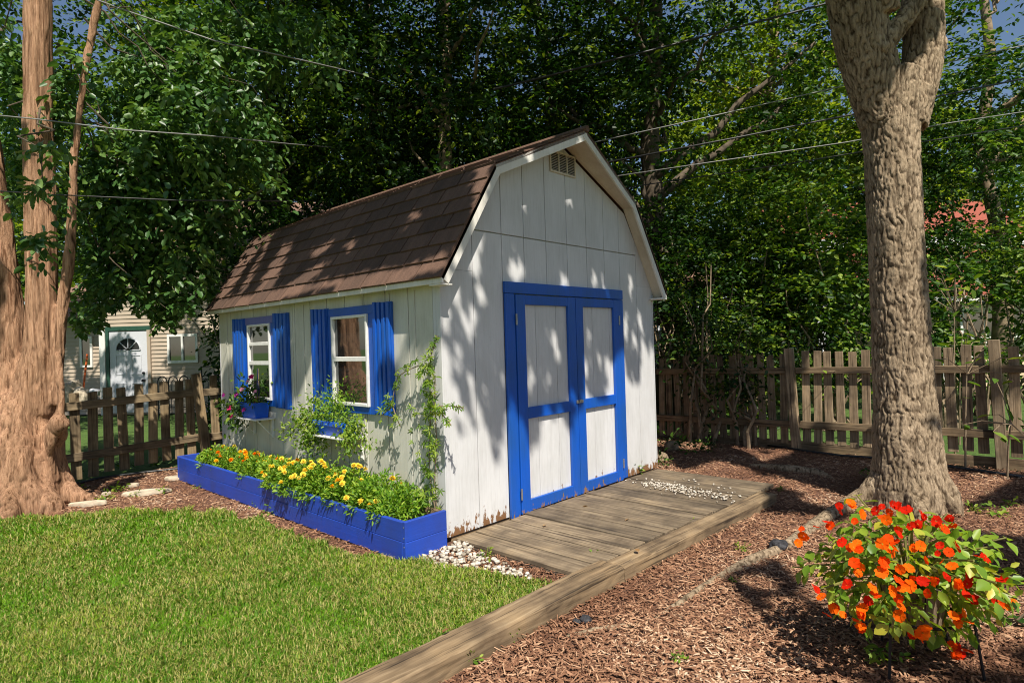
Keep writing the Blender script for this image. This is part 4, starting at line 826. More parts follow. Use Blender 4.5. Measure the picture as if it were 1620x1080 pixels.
shrub('shrub leaning over the fence right of the grey trunk', 1505, 8.6, 1.55, (.42, .4, .8), .095, 'mid', 60, 24, gap=[(1560, 505, 60, 38)])
shrub('shrub at the right edge in front of the red roofed house', 1625, 8.8, 1.8, (.5, .6, 1.3), .095, 'mid', 90, 25, gap=[(1555, 505, 55, 42)])
shrub('dark hedge shrub behind the far left end of the shed', 400, 10.0, 1.9, (1.2, .8, 2.2), .085, 'dark', 330, 26, gap=[(290, 570, 70, 75)])
shrub('dark hedge shrub close behind the shed roof', 640, 10.0, 2.2, (1.4, .8, 2.1), .09, 'dark', 330, 27)
shrub('dark hedge shrub behind the shed ridge', 860, 10.4, 2.4, (1.3, .8, 2.2), .09, 'dark', 300, 28)
shrub('dark overgrown shrub hanging in front of the fence nearest the shed', 1100, 8.35, 1.5, (.5, .3, 1.2), .07, 'dark', 34, 31, gap=[(1085, 640, 32, 60)])
shrub('dark leafy shrub drooping over the fence left of the first tall post', 1182, 8.0, 1.15, (.42, .28, .75), .07, 'dark', 40, 32, gap=[(1215, 660, 30, 40)])
shrub('tall thin shrub whose top hides most of the red roof', 1545, 10.2, 2.75, (1.0, .45, .55), .085, 'mid', 70, 36)
# far woods: one mass nobody could count
rng = np.random.default_rng(30); n = 3500
C = CAM + RT * rng.uniform(-24, 24, n)[:, None] + FW * rng.uniform(21, 29, n)[:, None]; C[:, 2] = 0.2 + 11.0 * rng.random(n) ** 1.1
x, y, _ = proj(C); C = C[~((((x - 1560) / 85) ** 2 + ((y - 60) / 130) ** 2 < 1) | (((x - 20) / 40) ** 2 + ((y - 30) / 50) ** 2 < 1))]
P, D, Nr, L, q = sprays(C, 4, .8, 5, .36, rng, None, .3)
leaf_mesh('far_woods', P, D, Nr, L, L * .7, q, LEAF['yellow'])  # brighter leaf colour stands in for glimmers of light between the crowns
# crown of the forked red tree: long hanging sprays beside its stems
def hanging(list_, n_per, leaf, seed):
    rng = np.random.default_rng(seed); out = []
    for (x, y, sx, sy, d, k) in list_:
        m = k; X = x + rng.normal(size=m) * sx * .55; Y = y + rng.normal(size=m) * sy * .55; out.append(np.stack([at(a, b, d + rng.uniform(-.45, .45)) for a, b in zip(X, Y)]))
    C = np.concatenate(out); return C, sprays(C, n_per, .30, 9, leaf, rng, None, 1.0, 1, .5)
HL = [(240, 120, 80, 90, 7.2, 60), (330, 60, 120, 60, 7.6, 60), (200, 260, 70, 60, 6.6, 70), (270, 220, 70, 70, 6.8, 70), (210, 330, 60, 60, 6.6, 56), (160, 420, 40, 60, 6.7, 34), (250, 420, 70, 60, 6.9, 60), (320, 330, 60, 70, 7.2, 50), (370, 220, 60, 80, 7.4, 40),
      (180, 490, 40, 22, 6.9, 16), (255, 475, 60, 22, 7.0, 30), (320, 470, 34, 24, 7.3, 18), (240, 505, 30, 14, 7.0, 9), (115, 500, 14, 30, 6.6, 9), (140, 545, 12, 12, 6.6, 2), (72, 235, 18, 30, 5.3, 2), (70, 300, 16, 20, 5.25, 4), (64, 370, 16, 14, 5.25, 4), (110, 150, 20, 60, 6.3, 10), (20, 260, 18, 120, 7.0, 24), (440, 60, 90, 50, 7.8, 40), (15, 90, 20, 70, 7.2, 20), (105, 330, 14, 60, 6.5, 8)]
C, (P, D, Nr, L, q) = hanging(HL, 5, .092, 33); rng = np.random.default_rng(34)
k = sunfilter(P); x, y, z = proj(P); k &= ~((y > 500 + 26 * np.sin(x * .05 + 1.0) + 10 * np.sin(x * .21)) & (x < 345)); k &= ~((y > 470) & (x < 345) & (rng.random(len(P)) < .35)); k &= ~((x > 345) & (y > 400)); k &= ~((x > 165) & (x < 240) & (y > 512) & (rng.random(len(P)) < .85)); P, D, Nr, L, q = P[k], D[k], Nr[k], L[k], q[k]
leaf_mesh('crown', P, D, Nr, L, L * .66, q, LEAF['blueish'], t_l, origin=CL)
mb = MB()
for i in range(0, len(C), 31):
    x, y, z = proj(C[i:i + 1]); a = tl(np.clip(60 + (x[0] - 60) * .25, 40, 150), y[0] - 120 - .25 * abs(x[0] - 60), 5.9 + (z[0] - 5.9) * .35) - CL
    branch(mb, a, C[i] - CL, .011, .003, rng, 7, .16)
setp(mb.build('twigs', M['bark_dark'], t_l), kind='stuff')
# unseen leaves added high up, hung on the maple, to shade foliage behind the yard
rng = np.random.default_rng(39); n = 4000; xy = np.column_stack([rng.uniform(330, 1420, n), rng.uniform(120, 570, n)]); Pq = CAM + 9.6 * rays(xy); k = vnoise(Pq * .95 + 4) > .40; Pq = Pq[k]
zz = rng.uniform(6.4, 9.8, len(Pq)); P = Pq + ((zz - Pq[:, 2]) / SUN[2])[:, None] * SUN; k = sunfilter(P, .1) & ~in_view(P, 40) & (zz > Pq[:, 2] + 1.5); P = P[k]; n = len(P); L = .22 * (.6 + .6 * rng.random(n))
mp_ = bpy.data.objects['shade_maple']; leaf_mesh('added_shade_leaves', P, rng.normal(size=(n, 3)), rng.normal(size=(n, 3)) * .5 + SUN, L, L * .66, rng.random(n), LEAF['dark'], mp_, origin=np.array(mp_.location))
# unseen crown leaves, placed sunward of each mapped shade cell to cast that shade
sh = np.argwhere((SHD > -1e8) & ~((LIT > -1e8))); tb = SHD[sh[:, 0], sh[:, 1]]
rng = np.random.default_rng(40); sel = rng.random(len(sh)) < 0.95; sh = sh[sel]; tb = tb[sel]
REP = 7; sh = np.repeat(sh, REP, 0); tb = np.repeat(tb, REP)
uu = U0 + (sh[:, 0] + rng.random(len(sh))) * CELL; vv = V0 + (sh[:, 1] + rng.random(len(sh))) * CELL
zz = rng.uniform(5.2, 7.6, len(sh)); Pb = uu[:, None] * E1 + vv[:, None] * E2; tz = (zz - Pb[:, 2]) / SUN[2]; P = Pb + tz[:, None] * SUN
D = rng.normal(size=P.shape) * np.array([1, 1, .5]); D[:, 2] -= .3; Nr = rng.normal(size=P.shape) * .4 + SUN; nl_ = LIT > -1e8
for _ in range(4): nl_ = nl_ | np.roll(nl_, 1, 0) | np.roll(nl_, -1, 0) | np.roll(nl_, 1, 1) | np.roll(nl_, -1, 1)
Lc = np.where(nl_[sh[:, 0], sh[:, 1]], .062, .115) * (.6 + .7 * rng.random(len(P)))
ctr = P + nrm(D) * Lc[:, None] * .5; k = sunfilter(ctr, .1) & (tz > tb + 1.0) & ~in_view(P, 30); q = rng.random(len(P))
print('canopy leaves', k.sum())
near_l = np.linalg.norm((P - CL)[:, :2], axis=1) < np.linalg.norm((P - C0)[:, :2], axis=1) - 1.0
for t_, o_, kk in ((t_r, C0, k & ~near_l), (t_l, CL, k & near_l)):
    leaf_mesh('fitted_shade_crown', P[kk], D[kk], Nr[kk], Lc[kk], Lc[kk] * .66, q[kk], LEAF['mid'], t_, origin=o_)

# ------------------------------------------------------------------ grass, mulch chips, marble chips
rng = np.random.default_rng(50)
def scatter(n, px_poly, dens=None, z=0.0):
    """n points on the ground inside a picture polygon's footprint, evenly per square metre"""
    c = np.array([gnd(x, y) for x, y in px_poly]); lo, hi = c[:, :2].min(0), c[:, :2].max(0); P = np.column_stack([rng.uniform(lo[0], hi[0], n), rng.uniform(lo[1], hi[1], n), np.full(n, z)])
    x, y, d = proj(P); k = (d > 1) & inpoly(x, y, px_poly)
    if dens is not None: k &= rng.random(n) < dens(d)
    return P[k]
VIEW = [(-60, 640), (1680, 640), (1680, 1130), (-60, 1130)]
def inlawn(P): return inpoly(P[:, 0], P[:, 1], LAWN)
P = np.column_stack([rng.uniform(-4.2, -0.1, 900000), rng.uniform(-1.15, 4.6, 900000), np.full(900000, .006)])
x, y, d = proj(P); edge = vnoise(P * 7) * .22 - .11; Pj = P.copy(); Pj[:, 0] += edge; Pj[:, 1] += edge * .5
k = (d > 1) & (x > -50) & (x < 1670) & (y < 1120) & inlawn(Pj) & (rng.random(len(P)) < np.clip((3.0 / d) ** 1.9, .20, 1) * .8); P = P[k][:230000]; d = d[k][:230000]
big = vnoise(P * 1.7 + 3) * .6 + vnoise(P * 5 + 8) * .4; thin = .7 * np.exp(-(((P[:, 0] + .35) / .4) ** 2 + ((P[:, 1] + .9) / .8) ** 2)) * .5
k = rng.random(len(P)) > np.clip((big - .52) * 1.2 + thin, 0, .8); P, d, big = P[k], d[k], big[k]; n = len(P)
az = rng.uniform(0, 6.283, n); hgt = (.020 + .028 * rng.random(n)) * (1.1 - .5 * (big - .3)) * np.clip(d / 4.0, .85, 1.3); wd = (.0015 + .0016 * rng.random(n)) * np.clip(d / 3.0, 1, 1.7); ln = .3 + 1.1 * rng.random(n)
dry = rng.random(n) < np.clip(.10 + (big - .52) * 1.3, .02, .6); hgt[dry] *= .55; ln[dry] += .9
dx = np.stack([np.cos(az), np.sin(az), 0 * az], 1); sx = np.stack([-np.sin(az), np.cos(az), 0 * az], 1); up = np.array([0, 0, 1.0])
V = np.stack([P - sx * wd[:, None], P + sx * wd[:, None], P + up * hgt[:, None] * .6 + dx * (ln * hgt * .25)[:, None] + sx * wd[:, None] * .8, P + up * hgt[:, None] * .6 + dx * (ln * hgt * .25)[:, None] - sx * wd[:, None] * .8, P + up * hgt[:, None] * np.clip(1.15 - ln * .35, .35, 1)[:, None] + dx * (ln * hgt * .8)[:, None]], 1).reshape(-1, 3)
b = np.arange(n)[:, None] * 5; q = np.clip(.12 + .52 * rng.random(n) + (big - .5) * .5, 0, .7); q[dry] = .8 + .19 * rng.random(dry.sum())
setp(link('grass', npmesh('grass', V, [b + np.array([[0, 1, 2, 3]]), b + np.array([[3, 2, 4]])], np.concatenate([q, q])), M['grass']), 'short green lawn grass with straw coloured patches', 'grass', kind='stuff')
def free_mulch(P):
    x_, y_ = P[:, 0], P[:, 1]; k = ~inlawn(P) & (x_ < 5.0) & (y_ < 5.05)
    k &= ~((x_ > -.44) & (x_ < 3.02) & (y_ > -.06) & (y_ < 4.1)); k &= ~((x_ > 0.03) & (x_ < 2.98) & (y_ > -1.2) & (y_ < 0.0))
    k &= ~((x_ < 2.42) & (y_ > -1.36 - .03 * np.clip(x_, 0, 3)) & (y_ < -1.1)); return k
def chips(name, P, Lr, Wr, rnd, mat, label, cat):
    n = len(P); az = rng.uniform(0, 6.283, n); tilt = rng.normal(size=n) * .25; L = rng.uniform(*Lr, n) * (.5 + rng.random(n)); W = rng.uniform(*Wr, n); H = W * (.25 + .35 * rng.random(n))
    a = np.stack([np.cos(az), np.sin(az), tilt], 1) * (L / 2)[:, None]; s = np.stack([-np.sin(az), np.cos(az), rng.normal(size=n) * .3], 1) * (W / 2)[:, None]; u = np.array([0, 0, 1.0]) * H[:, None]; j = 1 + .5 * (rng.random((n, 4)) - .5)
    V = np.stack([P - a * j[:, :1] - s, P + a * j[:, 1:2] - s * .6, P + a * j[:, 2:3] * .9 + s, P - a * j[:, 3:4] * .9 + s * .8, P - a * .8 + u, P + a * .75 + u * .8], 1).reshape(-1, 3)
    b = np.arange(n)[:, None] * 6; F = [b + np.array([[0, 1, 5, 4]]), b + np.array([[2, 3, 4, 5]]), b + np.array([[1, 2, 5]]), b + np.array([[3, 0, 4]])]
    F = [np.concatenate(F[:2]), np.concatenate(F[2:])]
    return setp(link(name, npmesh(name, V, F, np.tile(rnd, 4)), mat), label, cat, kind='stuff')
P = np.column_stack([rng.uniform(-4.0, 5.0, 700000), rng.uniform(-4.5, 5.0, 700000), np.zeros(700000)]); x, y, d = proj(P)
k = (d > 1.5) & (x > -60) & (x < 1690) & (y < 1130) & free_mulch(P) & (rng.random(len(P)) < np.clip((2.7 / d) ** 1.7, .10, 1) * .9); P = P[k][:68000]; P[:, 2] = rng.uniform(-.004, .012, len(P)); dd = proj(P)[2]
q = np.clip(vnoise(P * 2.2) * .5 + rng.random(len(P)) * .75 - .12, 0, 1)
chips('mulch_chips', P, (.014, .044), (.004, .0105), q, M['chips'], 'loose brown bark mulch chips over the bed', 'mulch')
def pebbles(name, P, s0, s1, label):
    n = len(P); cube = np.array([(-1, -1, -.6), (1, -1, -.6), (1, 1, -.6), (-1, 1, -.6), (-.8, -.8, .7), (.8, -.8, .7), (.8, .8, .7), (-.8, .8, .7)]); S = rng.uniform(s0, s1, n)[:, None, None] * .5
    V = cube[None] * S * (1 + .5 * (rng.random((n, 8, 3)) - .5)) * (.7 + .6 * rng.random((n, 1, 3))); az = rng.uniform(0, 6.28, n); c, s = np.cos(az)[:, None], np.sin(az)[:, None]
    V = np.stack([V[..., 0] * c - V[..., 1] * s, V[..., 0] * s + V[..., 1] * c, V[..., 2]], -1) + P[:, None, :]; b = np.arange(n)[:, None] * 8
    F = np.concatenate([b + np.array([f]) for f in ((0, 3, 2, 1), (4, 5, 6, 7), (0, 1, 5, 4), (1, 2, 6, 5), (2, 3, 7, 6), (3, 0, 4, 7))]); r = rng.random(n)
    return setp(link(name, npmesh(name, V.reshape(-1, 3), F, np.tile(r, 6)), M['gravel']), label, 'gravel', kind='stuff')
P1 = scatter(60000, [(648, 886), (700, 868), (735, 858), (775, 885), (830, 905), (845, 922), (770, 905), (690, 900)])[:330]; P1[:, 2] = .012 + rng.random(len(P1)) * .012
pebbles('white_gravel', P1,   .007, .028, 'white marble chips spilled between the planter and the deck')
P2 = scatter(90000, [(1010, 768), (1040, 768), (1090, 775), (1160, 792), (1150, 798), (1090, 790), (1020, 776)])[:230]; P2[:, 2] = .043
P3 = scatter(60000, [(985, 765), (1100, 760), (1185, 785), (1160, 805), (1050, 790)])[:90]; P3[:, 2] = .042
pebbles('white_gravel', np.concatenate([P2, P3]), .007, .018, 'white stone chips scattered across the far end of the deck')

# ------------------------------------------------------------------ flagstones, rocks, hoses
FS = [((140, 799), .17, .07, 'small cream flagstone nearest the red tree roots'), ((228, 781), .24, .09, 'long cream flagstone in the middle of the mulch'), ((210, 769), .075, .05, 'small square pale stone behind the long flagstone'), ((285, 757), .18, .09, 'grey flagstone beside the far end of the planter box'), ((168, 783), .05, .045, 'tan stone partly hidden by a weed')]
for i, ((x, y), a, b, lab) in enumerate(FS):
    g = gnd(x, y); rg2 = random.Random(i + 5); n = 9; pts = [((1 + rg2.uniform(-.25, .2)) * a * math.cos(2 * math.pi * j / n), (1 + rg2.uniform(-.25, .2)) * b * math.sin(2 * math.pi * j / n), 0) for j in range(n)]
    setp(MB().prism(pts, (0, 0, .035)).build('flagstone', M['stone'], None, .006, (g[0], g[1], -.004), (0.03, -0.03, -.75 + rg2.uniform(-.2, .2)), seg=2), lab, 'stone', 'stones in the left mulch bed')
for i, (x, y, s, lab) in enumerate(((1232, 868, .07, 'larger black rock beside the surface root'), (926, 982, .035, 'small black rock on the mulch left of the root'), (912, 984, .022, 'tiny black rock beside the other small one'))):
    g = gnd(x, y); rock('lava_rock', (g[0], g[1], s * .3), (s, s * .8, s * .6), 'stone_dark', lab, 'rock', 'black rocks on the mulch', 60 + i)
for i, (x, y, s, lab) in enumerate(((1062, 712, .11, 'rounded brown rock at the far corner of the shed'), (1048, 728, .09, 'low tan rock touching the shed corner'))):
    g = gnd(x, y); rock('field_stone', (g[0], g[1], s * .35), (s, s * .8, s * .7), 'bark_tan', lab, 'rock', 'rocks by the shed corner', 70 + i)
g0 = [gnd(x, y) + np.array([0, 0, .014]) for x, y in ((95, 772), (160, 757), (230, 748), (290, 742), (340, 738))]
setp(MB().tube(g0, .013, 8).build('garden_hose', M['hose'], smooth=True), 'black hose lying along the foot of the left fence', 'hose')
g0 = [gnd(x, y) + np.array([0, 0, .014]) for x, y in ((1215, 706), (1270, 714), (1330, 722), (1420, 728), (1520, 742), (1660, 762))]
setp(MB().tube(g0, .014, 8).build('garden_hose', M['hose'], smooth=True), 'black hose lying along the foot of the right fence', 'hose')

FLF = m_leaf('dry_fallen_leaf', [(0, (.20, .10, .04)), (1, (.38, .24, .10))], .15)
for i, (x, y, lab) in enumerate(((863, 829, 'curled brown leaf on the deck planks near the left door'), (989, 823, 'pale dry leaf in the middle of the deck'), (1010, 872, 'small brown leaf lying on the joint of the timbers'), (930, 800, 'tiny dry leaf close to the right door bottom'), (700, 1000, 'brown leaf fallen on the timber near the bottom edge'))):
    z = .10 if i in (2, 4) else .044; g = gnd(x, y, z); r = np.random.default_rng(500 + i); a = r.uniform(0, 6.28)
    V, F = leaf_arrays(np.zeros((1, 3)), np.array([[math.cos(a), math.sin(a), .12]]), np.array([[.2, .3, 1.0]]), np.array([.05]), np.array([.036])); me = npmesh('fallen_leaf', V, F, np.full(2, r.random() * .9))
    setp(link('fallen_leaf', me, FLF, None, g), lab, 'leaf', 'fallen leaves on the wood')

# ------------------------------------------------------------------ overhead cables
def cable(px, depth, r, mat, label, sag=0.0, far=0.0):
    a, b = at(px[0][0], px[0][1], depth), at(px[-1][0], px[-1][1], depth)
    if len(px) == 2: pts = [a + (b - a) * t - np.array([0, 0, sag * 4 * t * (1 - t)]) for t in np.linspace(0, 1, 13)]
    else: pts = [at(x, y, depth * (1 + far * (i / (len(px) - 1)) ** 6)) for i, (x, y) in enumerate(px)]
    setp(MB().tube(pts, r, 6).build('overhead_cable', M[mat], smooth=True), label, 'cable', 'cables strung across the yard')
cable([(780, 142), (1030, 80), (1300, 8), (1700, -100)], 8.2, .015, 'wire_dark', 'topmost thick black cable, rising to the fork of the shade tree')
cable([(900, 234), (1100, 190), (1340, 135), (1620, 72), (1700, 54)], 8.0, .0075, 'wire_pale', 'pale grey cable that starts just above the shed ridge')
cable([(960, 257), (1170, 217), (1355, 180), (1540, 141), (1700, 108)], 7.8, .012, 'wire_dark', 'black cable next below the pale one, crossing behind the trunk')
cable([(960, 281), (1170, 250), (1340, 225), (1500, 195), (1700, 165)], 7.6, .0065, 'wire_pale', 'thin grey cable below the black one beside the gable')
cable([(990, 297), (1250, 259), (1450, 226), (1700, 186)], 7.7, .007, 'wire_dark', 'lowest thin black cable on the right')
cable([(100, -20), (190, 14), (340, 65), (480, 96), (570, 117), (640, 145)], 5.6, .0065, 'wire_pale', 'slack pale cable dropping from the top left corner', far=1.3)
cable([(-40, 179), (60, 189), (200, 206), (330, 215), (460, 228), (560, 236)], 5.35, .006, 'wire_pale', 'grey cable crossing in front of the red tree stems', far=1.2)
cable([(-40, 300), (85, 308), (280, 317), (420, 318), (520, 318)], 5.35, .006, 'wire_dark', 'lowest dark cable at the left, level with the roof', far=1.2)

# ------------------------------------------------------------------ plants
def mini_mesh(name, P, D, Nr, L, W, mat, T=OV, rnd=None):
    V, F = leaf_arrays(np.asarray(P, float), np.asarray(D, float), np.asarray(Nr, float), np.asarray(L, float), np.asarray(W, float), T); me = npmesh(name, V, F, np.repeat(rnd if rnd is not None else np.zeros(len(P)), 2)); me.materials.append(mat); return me
def orient(dx, up):
    dx = nrm(dx); s = nrm(np.cross(up, dx)); n = np.cross(dx, s); m = Matrix.Identity(4)
    for i in range(3): m[i][0] = dx[i]; m[i][1] = s[i]; m[i][2] = n[i]
    return m
def put(name, me, parent, p, dx, up, sc=1.0):
    o = link(name, me, None, parent); m = orient(np.asarray(dx, float), np.asarray(up, float)) @ Matrix.Scale(sc, 4)
    for i in range(3): m[i][3] = p[i]
    o.matrix_local = m; return o
PET = {'yellow': (.92, .70, .10), 'gold': (.90, .50, .015), 'orange': (.82, .25, .006)}
def petal_mat(name, c, tr=.3): return m_leaf(name, [(0, tuple(v * .82 for v in c)), (1, tuple(min(1, v * 1.12) for v in c))], tr, .7, .06)
PM = {k: petal_mat(k + '_marigold_petals', v) for k, v in PET.items()}
def marigold_head(mat, seed, R=.027):
    rg2 = np.random.default_rng(seed); P, D, Nr, L = [], [], [], []
    for lay, (n, el, ln, zz) in enumerate(((10, 5, 1.0, 0), (9, 28, .9, .006), (7, 50, .72, .012), (4, 72, .5, .015))):
        for i in range(n):
            a = 2 * math.pi * (i + .5 * (lay % 2) + rg2.uniform(-.2, .2)) / n; e = math.radians(el + rg2.uniform(-10, 10)); d = np.array([math.cos(a) * math.cos(e), math.sin(a) * math.cos(e), math.sin(e)])
            P.append((d[0] * .003, d[1] * .003, zz)); D.append(d); Nr.append((-math.sin(e) * math.cos(a), -math.sin(e) * math.sin(a), math.cos(e))); L.append(R * ln * rg2.uniform(.85, 1.1))
    L = np.array(L); return mini_mesh('marigold_flower', P, D, Nr, L, L * 1.0, PM[mat], OV, rg2.random(len(L)) * .9)
MH = {k: [marigold_head(k, i + 10 * j) for i in range(3)] for j, k in enumerate(PET)}
ORD = ['nearest the corner', 'second from the near end', 'third from the near end', 'fourth from the near end', 'fifth from the near end', 'sixth, below the nearer window', 'seventh, below the nearer window box', 'eighth, between the two windows', 'ninth, left of the nearer window', 'tenth, below the far window', 'eleventh, under the hanging petunias', 'farthest along the planter']
pr = np.random.default_rng(70); NPL = 12
for i in range(NPL):
    yy = .26 + i * .315 + pr.uniform(-.04, .04); b = np.array([-.26 + pr.uniform(-.05, .05), yy, .205]); hh = .84 * (.23, .29, .32, .31, .29, .28, .27, .26, .25, .25, .24, .14)[i]; wr = (.22, .23, .22, .21, .21, .2, .19, .19, .18, .18, .17, .1)[i]
    hue = 'bushy green marigold with few flowers' if i == 0 else 'marigold full of yellow flowers' if i < 6 else 'marigold with golden and orange flowers' if i < 11 else 'small marigold with one orange flower'
    t = thing('marigold_plant', hue + ' in the blue planter, ' + ORD[i], 'flower', b, 0, 'marigolds in the blue planter')
    n = 1500 if i < 6 else 1000; p = nrm(pr.normal(size=(n, 3))); p[:, 2] = np.abs(p[:, 2]) * 1.0; rad = pr.random(n) ** .35; lump = .75 + .5 * vnoise(p * 2.6 + i * 7); C = p * rad[:, None] * lump[:, None] * np.array([wr, wr, hh]); C[:, 2] += .01
    D = p + pr.normal(size=(n, 3)) * .7; L = .026 + .022 * pr.random(n)
    leaf_mesh('foliage', C, D, pr.normal(size=(n, 3)) * .6 + np.array([-.3, -.3, 1.0]), L, L * .36, np.clip(.12 + .85 * pr.random(n), 0, .99), LEAF['marigold'], t, LAN)
    mb = MB()
    for j in range(6): a = pr.uniform(0, 6.28); mb.tube([(0, 0, -.02), (.04 * math.cos(a), .04 * math.sin(a), hh * .4), (wr * .6 * math.cos(a), wr * .6 * math.sin(a), hh * .8)], .004, 4)
    mb.build('stems', LEAF['marigold'], t)
    for j in range((1, 6, 15, 18, 16, 11, 8, 8, 7, 7, 5, 1)[i]):
        a = pr.uniform(0, 6.28); rr2 = math.sqrt(pr.random()) * .95; e = np.array([math.cos(a) * rr2 * wr, math.sin(a) * rr2 * wr, hh * (math.sqrt(max(.12, 1 - rr2 * rr2)) * 1.0 + .10)])
        col = pr.choice(['yellow', 'gold'], p=[.9, .1]) if i < 6 else pr.choice(['yellow', 'gold', 'orange'], p=[.3, .45, .25]) if i < 11 else 'orange'
        put('flower_head', MH[col][int(pr.integers(3))], t, e, (math.cos(a * 3), math.sin(a * 3), .05), (e[0] * 1.6 - .25, e[1] * 1.6 - .25, .55), pr.uniform(.65, .98))
# vine on the side wall
def palmate(seed, n=6, L=.055):
    r = np.random.default_rng(seed); a = np.linspace(-1.9, 1.9, n); D = np.stack([np.cos(a), np.sin(a), -.15 + .2 * r.normal(size=n)], 1); LL = L * (1 - .12 * np.abs(a)) * r.uniform(.85, 1.15, n)
    return mini_mesh('vine_leaf', np.zeros((n, 3)), D, np.tile([0, 0, 1.0], (n, 1)) + .3 * r.normal(size=(n, 3)), LL, LL * .26, LEAF['vine'], LAN, r.random(n) * .35)
VL = [palmate(i) for i in range(5)]
vine = thing('climbing_vine', 'green climbing vine with fingered leaves on the side wall near the shed corner', 'vine', (-.06, .06, .2)); vb = np.array([-.06, .06, .2]); vr = np.random.default_rng(80); vm = MB()
paths = [([(-.05, .05, .2), (-.055, .06, .45), (-.05, .03, .75), (-.06, .03, 1.0), (-.055, .02, 1.19), (-.06, .07, 1.29)], 66, .055), ([(-.05, .07, .25), (-.07, .10, .5), (-.07, .08, .8), (-.07, .05, 1.1)], 54, .07), ([(-.06, .07, 1.27), (-.07, .04, 1.36), (-.06, .005, 1.44), (-.05, -.01, 1.50)], 13, .02), ([(-.06, .07, 1.28), (-.08, .17, 1.285), (-.09, .30, 1.25), (-.085, .42, 1.20), (-.09, .47, 1.08), (-.09, .50, .98)], 30, .04),
         ([(-.06, .03, .97), (-.09, -.06, 1.0), (-.09, -.18, 1.01), (-.08, -.30, 1.0)], 13, .02), ([(-.06, -.02, .98), (-.10, -.12, .93), (-.11, -.20, .88)], 7, .02), ([(-.09, .5, 1.0), (-.1, .44, .9), (-.09, .40, .82)], 8, .03), ([(-.08, .48, .98), (-.12, .60, .90)], 6, .03)]
for pts, n, sp in paths:
    pts = np.array(pts); vm.tube([p - vb for p in pts], .0042, 5); t = np.linspace(0, 1, n) * (len(pts) - 1)
    for q in t:
        i = min(int(q), len(pts) - 2); p = pts[i] + (pts[i + 1] - pts[i]) * (q - i); off = vr.normal(size=3) * sp * .7; off[0] = -abs(off[0]) * .9; p = p + off; p[0] = min(p[0], -.035)
        put('vine_leaf', VL[int(vr.integers(5))], vine, p - vb, off + np.array([-.02, vr.normal() * .05, -.03 + vr.normal() * .04]), (-.8, -.35 + .4 * vr.normal(), .6 + .3 * vr.normal()), vr.uniform(.6, 1.0))
vm.build('stem', M['bark_tan'], vine)
# window boxes and what grows in them
def trough(name, label, y0, y1, z0, z1, xo, mat):
    o = MB(); a, b = .012, .03
    o.add([(-xo + b, y0 + b * .7, z0), (-.03, y0 + b * .7, z0), (-.03, y1 - b * .7, z0), (-xo + b, y1 - b * .7, z0), (-xo, y0, z1), (-.025, y0, z1), (-.025, y1, z1), (-xo, y1, z1), (-xo + .014, y0 + .014, z1), (-.037, y0 + .014, z1), (-.037, y1 - .014, z1), (-xo + .014, y1 - .014, z1), (-xo + .02, y0 + .02, z1 - .03), (-.042, y0 + .02, z1 - .03), (-.042, y1 - .02, z1 - .03), (-xo + .02, y1 - .02, z1 - .03)],
          [(0, 3, 2, 1), (0, 1, 5, 4), (1, 2, 6, 5), (2, 3, 7, 6), (3, 0, 4, 7), (4, 5, 9, 8), (5, 6, 10, 9), (6, 7, 11, 10), (7, 4, 8, 11), (8, 9, 13, 12), (9, 10, 14, 13), (10, 11, 15, 14), (11, 8, 12, 15), (12, 13, 14, 15)])
    t = thing(name, label, 'flower pot', (0, 0, 0)); o.build('pot', M[mat], t, .004)
    MB().box((-xo - .004, y0 - .003, z1 - .035), (-xo + .002, y1 + .003, z1 + .002)).build('rim', M[mat], t, .002); return t
trough('flower_trough', 'bright blue trough on the white shelf below the nearer window', 1.06, 1.54, .691, .815, .19, 'blue_pot')
trough('flower_pot', 'bright blue flower pot on the white shelf below the far window', 2.68, 3.02, .746, .905, .19, 'blue_pot')
def foliage_plant(name, label, cat, base, segs, leaf, tone, seed, T=OV, asp=.6, group=None, stem='vine', dr=.25):
    """segs: (start, end, spread, leaves)"""
    r = np.random.default_rng(seed); t = thing(name, label, cat, base, 0, group); mb = MB(); Ps, Ds = [], []; base = np.array(base)
    for a, b, sp, n in segs:
        a, b = np.array(a, float), np.array(b, float); u = r.random(n); mid = (a + b) / 2 + np.array([0, 0, .12 * np.linalg.norm(b - a)])
        c = ((1 - u) ** 2)[:, None] * a + (2 * u * (1 - u))[:, None] * mid + (u ** 2)[:, None] * b + r.normal(size=(n, 3)) * sp; c[:, 0] = np.minimum(c[:, 0], -.03) if name != 'weed' and base[0] < 0 and base[0] > -.3 else c[:, 0]
        Ps.append(c); Ds.append(r.normal(size=(n, 3)) * .6 + nrm(b - a + 1e-6) * .5 + np.array([-.3, 0, -dr])); mb.tube([a - base, mid - base, b - base], [.004, .003, .0015], 4)
    P = np.concatenate(Ps); D = np.concatenate(Ds); n = len(P); L = leaf * (.6 + .7 * r.random(n)); leaf_mesh('foliage', P - base, D, r.normal(size=(n, 3)) * .5 + np.array([-.3, -.3, 1.0]), L, L * asp, np.clip(r.random(n), 0, .99) * .95, LEAF[tone], t, T); mb.build('stems', LEAF[stem], t); return t
yb = (-.11, 1.30, .80)
